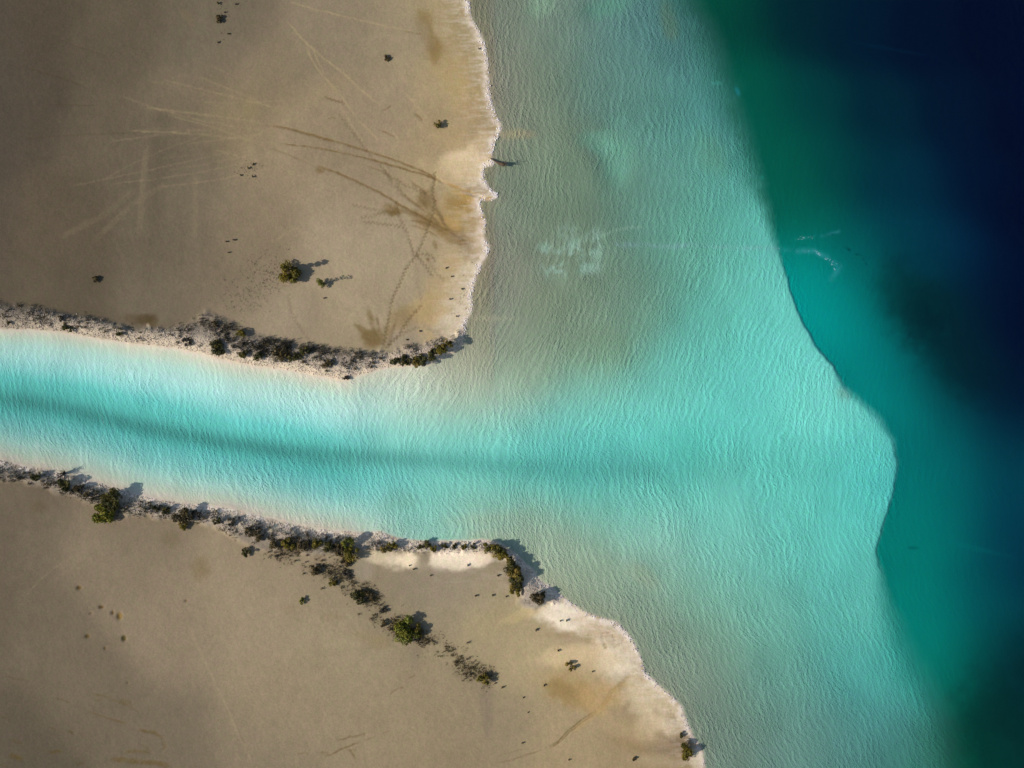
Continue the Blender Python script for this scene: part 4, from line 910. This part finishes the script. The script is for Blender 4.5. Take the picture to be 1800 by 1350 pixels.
regs = [
 ([(0,548),(80,558),(170,572),(250,590),(330,592)], 34, 7, .75, 'low dark scrub tuft on the gravel of the north bank, left of the round green bush', 'scrub tufts on the left part of the north bank'),
 ([(400,600),(440,606),(500,622),(560,632),(590,645)], 36, 10, .9, 'dark scrub tuft of the thicket on the north bank', 'scrub tufts in the thicket of the north bank'),
 ([(600,640),(640,634),(680,634)], 18, 6, .8, 'scrub tuft on the gravel spit between north thicket and hedge', 'scrub tufts on the gravel spit'),
 ([(10,835),(90,842),(160,858),(230,880),(300,893),(360,905)], 34, 7, .75, 'low dark scrub tuft on the left part of the south bank', 'scrub tufts on the left part of the south bank'),
 ([(380,905),(430,925),(500,945),(560,950),(600,960)], 38, 8, .8, 'low scrub tuft of the thicket on the south bank', 'scrub tufts in the thicket of the south bank'),
 ([(470,965),(530,980),(580,1000),(620,1030),(660,1070),(690,1095)], 40, 14, .7, 'brown scrub tuft of the diagonal belt above the large green shrub', 'scrub tufts in the upper diagonal belt'),
 ([(745,1120),(770,1135),(800,1155),(835,1180)], 26, 12, .65, 'wispy scrub tuft of the diagonal belt below the large green shrub', 'scrub tufts in the lower diagonal belt')]
c = 0
for pts, n_, spd, s, lab, grp in regs:
    for (x, y) in along(pts, n_, spd):
        d = float(sample(sd_land, np.array([x]), np.array([y]))[0])
        if d < 7 or (abs(x-262) < 8 and y > 560 and y < 612): continue
        k_s = random.uniform(.45, 1.05); lab_, grp_ = near_label(x, y, ['dark','brown','grey','brown','brown'][c % 5], 'tiny' if k_s < .62 else ('large' if k_s > .88 else 'small'))
        drop_tuft(x, y, s*k_s, lab_, grp_, c); c += 1

# uncountable fine twigs, gravel and salt foam: one object each
def scatter_mask(mask, n, r):
    p = (mask/mask.sum()).ravel().cumsum(); k_ = np.searchsorted(p, r.random(n)); k_ = np.clip(k_, 0, mask.size-1)
    j, i = np.divmod(k_, NX); return gx[i]+r.uniform(-P/2, P/2, n), gy[j]+r.uniform(-P/2, P/2, n)
def twig_mass(name, mask, n, hmax, seed, cat, lab, tones=('dark','grey','brown')):
    r = np.random.default_rng(seed); x, y = scatter_mask(mask, n, r); z = sample(Z, x, y); wx_, wy_ = to_world(x, y, z)
    base_ = np.stack([wx_, wy_, z-.02], -1); nb_ = 5
    base_ = np.repeat(base_, nb_, 0)+r.normal(size=(n*nb_, 3))*[.05, .05, 0]
    hh = hmax*r.uniform(.3, 1, n); hh = np.repeat(hh, nb_)*r.uniform(.5, 1, n*nb_)
    lean = r.normal(size=(n*nb_, 3))*.35; lean[:, 2] = 1; tip = base_+lean*hh[:, None]
    t = r.uniform(0, math.pi, n*nb_); sd_ = np.stack([np.cos(t), np.sin(t), 0*t], -1)*(.012+.02*r.random(n*nb_))[:, None]
    mid = base_*.45+tip*.55
    V_ = np.stack([base_-sd_*.5, mid+sd_, tip, mid-sd_], 1).reshape(-1, 3); F_ = np.arange(len(V_)).reshape(-1, 4)
    cols = np.array([TONES[t_][k_] for t_ in tones for k_ in range(4)])[r.integers(0, 4*len(tones), n)]
    o = link(bpy.data.objects.new(name, mesh_np(name, V_, F_, MAT_TWIG, np.repeat(cols, nb_*4, 0)))); tag(o, lab, cat, kind='stuff'); return o
bandN = bN*sstep(8, 14, sd_land)*sstep(80, 45, sd_land)*np.clip(.35+NOI, 0, 1)*sstep(-2, 6, np.abs(GX-263)-3)
bandN = bandN*(landN & (GX > -10) & (GX < 830))*np.interp(GX, [0,380,420,600,700,800], [.7,.8,1.6,1.3,.6,.8])
bandN = bandN*(1+2.0*sstep(20, 34, sd_land))
bandS = bS*sstep(6, 12, sd_land)*sstep(90, 40, sd_land)*np.clip(.4+NOI, 0, 1)*((~landN) & (GX > -10) & (GX < 900))*(1+sstep(16, 28, sd_land))
beltm = np.exp(-(dbelt/15)**2)*np.clip(.3+NOI, 0, 1)*(~landN)
twig_mass('dry_scrub', bandN, 2600, .34, 1, 'scrub', 'fine dry scrub covering the pale north bank of the canal')
twig_mass('dry_scrub', bandS, 2600, .32, 2, 'scrub', 'fine dry scrub covering the pale south bank of the canal')
twig_mass('dry_scrub', beltm, 2600, .18, 3, 'scrub', 'thin brown scrub strewn along the diagonal belt on the south flat', ('brown','dark','brown'))
spN = (np.exp(-((GX-475)**2+(GY-480)**2)/28**2)+.8*np.exp(-((GX-436)**2+(GY-296)**2)/15**2)+.55*np.exp(-(((GX-430)/34)**2+((GY-520)/38)**2))+.3*np.exp(-(((GX-395)/9)**2+((GY-25)/26)**2))+.4*np.exp(-(((GX-820)/14)**2+((GY-530)/40)**2)))*(sdN > 6)*(GY < 570)
twig_mass('dry_scrub', spN, 700, .09, 4, 'scrub', 'faint specks of dead scrub scattered on the northern sand flat', ('brown','grey'))

# ico stones
t_ = (1+5**.5)/2
ICO = np.array([(-1,t_,0),(1,t_,0),(-1,-t_,0),(1,-t_,0),(0,-1,t_),(0,1,t_),(0,-1,-t_),(0,1,-t_),(t_,0,-1),(t_,0,1),(-t_,0,-1),(-t_,0,1)]); ICO /= np.linalg.norm(ICO[0])
ICF = np.array([(0,11,5),(0,5,1),(0,1,7),(0,7,10),(0,10,11),(1,5,9),(5,11,4),(11,10,2),(10,7,6),(7,1,8),(3,9,4),(3,4,2),(3,2,6),(3,6,8),(3,8,9),(4,9,5),(2,4,11),(6,2,10),(8,6,7),(9,8,1)])
def stone_mass(name, x, y, size, col, cat, lab, mat, seed, flat=.6, lift=.2):
    r = np.random.default_rng(seed); n = len(x); z = sample(Z, x, y); z = np.maximum(z, 0) if 'foam' in name or 'crust' in name else z
    wx_, wy_ = to_world(x, y, z); s = size[:, None]*r.uniform(.65, 1.35, (n, 3)); s[:, 2] *= flat
    a = r.uniform(0, 2*math.pi, n); ca, sa = np.cos(a), np.sin(a)
    v = ICO[None]*(1+r.uniform(-.22, .22, (n, 12, 1)))*s[:, None, :]
    vx = v[..., 0]*ca[:, None]-v[..., 1]*sa[:, None]; vy = v[..., 0]*sa[:, None]+v[..., 1]*ca[:, None]
    V_ = np.stack([vx+wx_[:, None], vy+wy_[:, None], v[..., 2]+(z+lift*s[:, 2])[:, None]], -1).reshape(-1, 3)
    F_ = (ICF[None]+12*np.arange(n)[:, None, None]).reshape(-1, 3)
    o = link(bpy.data.objects.new(name, mesh_np(name, V_, F_, mat, np.repeat(col, 12, 0)))); tag(o, lab, cat, kind='stuff'); return o
r = np.random.default_rng(77)
for nm_, mask, seed, lab in [('gravel', bN*sstep(0, 3, sd_land)*sstep(60, 12, sd_land)*landN*((GX > -10) & (GX < 825)), 5, 'pale limestone gravel and rubble on the north bank'),
                            ('gravel', bS*sstep(0, 3, sd_land)*sstep(50, 10, sd_land)*(~landN)*((GX > -10) & (GX < 990)), 6, 'pale limestone gravel and rubble on the south bank')]:
    n_ = 8000; x, y = scatter_mask(mask, n_, np.random.default_rng(seed))
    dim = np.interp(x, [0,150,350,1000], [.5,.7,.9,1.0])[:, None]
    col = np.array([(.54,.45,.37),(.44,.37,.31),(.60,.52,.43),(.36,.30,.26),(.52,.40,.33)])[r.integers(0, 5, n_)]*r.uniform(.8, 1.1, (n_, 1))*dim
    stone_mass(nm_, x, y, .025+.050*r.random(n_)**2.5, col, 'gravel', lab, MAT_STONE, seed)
# salt foam: beads and scallops along the lake shore
def shore_beads(pts, per, seed):
    rr = np.random.default_rng(seed); q = smooth_line(pts, 1.0); xs_, ys_, ss = [], [], []
    tq = np.gradient(q, axis=0); tq /= np.hypot(tq[:, 0], tq[:, 1])[:, None]+1e-9
    for (x, y), (tx, ty) in zip(q, tq):
        nz_ = NOI[int((y-Y0)/P), int((x-X0)/P)]
        for _ in range(rr.poisson(per*max(.25, .7+nz_))):
            o_ = rr.normal(0, 1.0)-abs(rr.normal(0, 3.0)); xs_.append(x-ty*o_*SGN); ys_.append(y+tx*o_*SGN); ss.append(.035+.06*rr.random()**2)
        if rr.random() < .09:                         # small tongues of foam reaching up the beach
            L_ = rr.uniform(4, 11)
            for t in np.arange(0, L_, 1.1): xs_.append(x+ty*t*SGN+rr.normal(0, .4)); ys_.append(y-tx*t*SGN+rr.normal(0, .4)); ss.append(.025+.04*rr.random())
    return np.array(xs_), np.array(ys_), np.array(ss)
SGN = -1
k0 = north_shore.index((819,-60)); k1 = north_shore.index((815,592))
x, y, s = shore_beads(north_shore[k0:k1+1], 1.3, 5)
x = x-sample(warpx, x, y); y = y-sample(warpy, x, y)
stone_mass('salt_foam', x, y, s, np.array([(.72,.66,.66),(.78,.74,.70),(.62,.55,.55)])[np.random.default_rng(1).integers(0, 3, len(x))], 'foam', 'white salt foam line along the northern lake shore', MAT_FOAM, 9, flat=.45)
SGN = -1
k0 = south_shore.index((951,1020)); k1 = south_shore.index((1241,1350))
x, y, s = shore_beads(south_shore[k0:k1+1], .75, 6)
x = x-sample(warpx, x, y); y = y-sample(warpy, x, y)
stone_mass('salt_foam', x, y, s, np.array([(.66,.60,.58),(.52,.47,.47),(.40,.36,.37)])[np.random.default_rng(2).integers(0, 3, len(x))], 'foam', 'broken grey-white crust line along the southern lake shore', MAT_FOAM, 10, flat=.45)

# foam flecks drifting beyond the shelf edge: thin curled rafts of bubbles lying on the surface
fl_x, fl_y, fl_s = [], [], []
rr = np.random.default_rng(15)
for pts, n_, sp_ in [([(1402,419),(1415,417),(1430,418)], 16, 1.2),([(1408,421),(1412,418)], 8, 1),([(1432,440),(1437,444),(1440,448),(1438,443),(1444,449)], 34, .8),([(1450,455),(1458,456),(1465,461),(1460,466),(1470,462)], 34, 1.0),
   ([(1466,472),(1468,474)], 8, .5),([(1330,434),(1350,435),(1372,437)], 10, 1.2),([(1385,440),(1410,442),(1430,440)], 14, 1.2),([(1355,444),(1358,441),(1362,436)], 6, .5)]:
    q = smooth_line(pts, .5)
    for _ in range(n_):
        a = q[rr.integers(0, len(q))]; fl_x.append(a[0]+rr.normal(0, sp_)); fl_y.append(a[1]+rr.normal(0, sp_)); fl_s.append(rr.uniform(.015, .045))
x, y, s = map(np.array, (fl_x, fl_y, fl_s))
stone_mass('foam_raft', x, y, s, np.tile((.22,.42,.48), (len(x), 1)), 'foam', 'thin streak of drifting foam just beyond the edge of the shallows', MAT_FOAM, 16, flat=.3)

# ------------------------------------------------------------------ driftwood and stump
def driftwood(pts, rads, col, seed):
    r = np.random.default_rng(seed); V_, F_, C_ = [], [], []; ns_ = 9
    for i, (p, rd_) in enumerate(zip(pts, rads)):
        d = np.array(pts[min(i+1, len(pts)-1)])-np.array(pts[max(i-1, 0)]); d = d/(np.linalg.norm(d)+1e-9); a = np.cross(d, [0, 0, 1.0]); a /= np.linalg.norm(a)+1e-9; b = np.cross(a, d)
        for k_ in range(ns_):
            t = 2*math.pi*k_/ns_; q = rd_*r.uniform(.8, 1.15); V_.append(np.array(p)+q*(a*math.cos(t)+b*math.sin(t))); C_.append(np.array(col)*r.uniform(.6, 1.3))
    for i in range(len(pts)-1):
        for k_ in range(ns_): F_.append((i*ns_+k_, i*ns_+(k_+1) % ns_, (i+1)*ns_+(k_+1) % ns_, (i+1)*ns_+k_))
    return V_, F_, C_
root = bpy.data.objects.new('driftwood_log', None); link(root); x, y = to_world(878, 287); root.location = (x, y, 0)
g = lambda px_, py_, z: (to_world(px_, py_)[0]-x, to_world(px_, py_)[1]-y, z)
V_, F_, C_ = driftwood([g(861,278,.10), g(866,281,.11), g(872,285,.12), g(877,287.5,.15), g(882,289,.20), g(886,290.5,.24), g(888,291,.24)], [.02,.05,.08,.13,.20,.22,.05], (.08,.055,.035), 3)
link(bpy.data.objects.new('trunk', mesh_np('trunk', V_, F_, MAT_WOOD, np.array(C_), smooth=True)), root)
SV, SF, SC = [], [], []
for e in [(891,284,.75),(893,288,.9),(892,293,.6),(888,296,.3),(895,291,.5)]: tube(SV, SF, SC, g(885,290,.22), g(*e), .05, .012, (.07,.05,.035))
link(bpy.data.objects.new('root', mesh_np('root', SV, SF, MAT_WOOD, SC)), root)
tag(root, 'dark driftwood log with upturned roots lying in the shallows at the northern shore', 'driftwood')
root = bpy.data.objects.new('dead_bush', None); link(root); root.location = place(112, 833)
SV, SF, SC = [], [], []; rr = np.random.default_rng(44)
for _ in range(16):
    e = np.array([rr.normal()*.3, rr.normal()*.3, rr.uniform(.3, .75)]); b_ = np.array([e[0]*.2, e[1]*.2, -.05]); m3 = b_*.5+e*.5+rr.normal(size=3)*.08
    tube(SV, SF, SC, b_, m3, .05, .035, (.06,.05,.045)); tube(SV, SF, SC, m3, e, .035, .01, (.06,.05,.045))
    for _ in range(3): tube(SV, SF, SC, m3*.4+e*.6, e+rr.normal(size=3)*.22, .02, .006, (.06,.05,.045), 3)
link(bpy.data.objects.new('branches', mesh_np('branches', SV, SF, MAT_TWIG, SC)), root)
tag(root, 'leafless grey bush standing over the waterline of the south bank', 'dead bush')
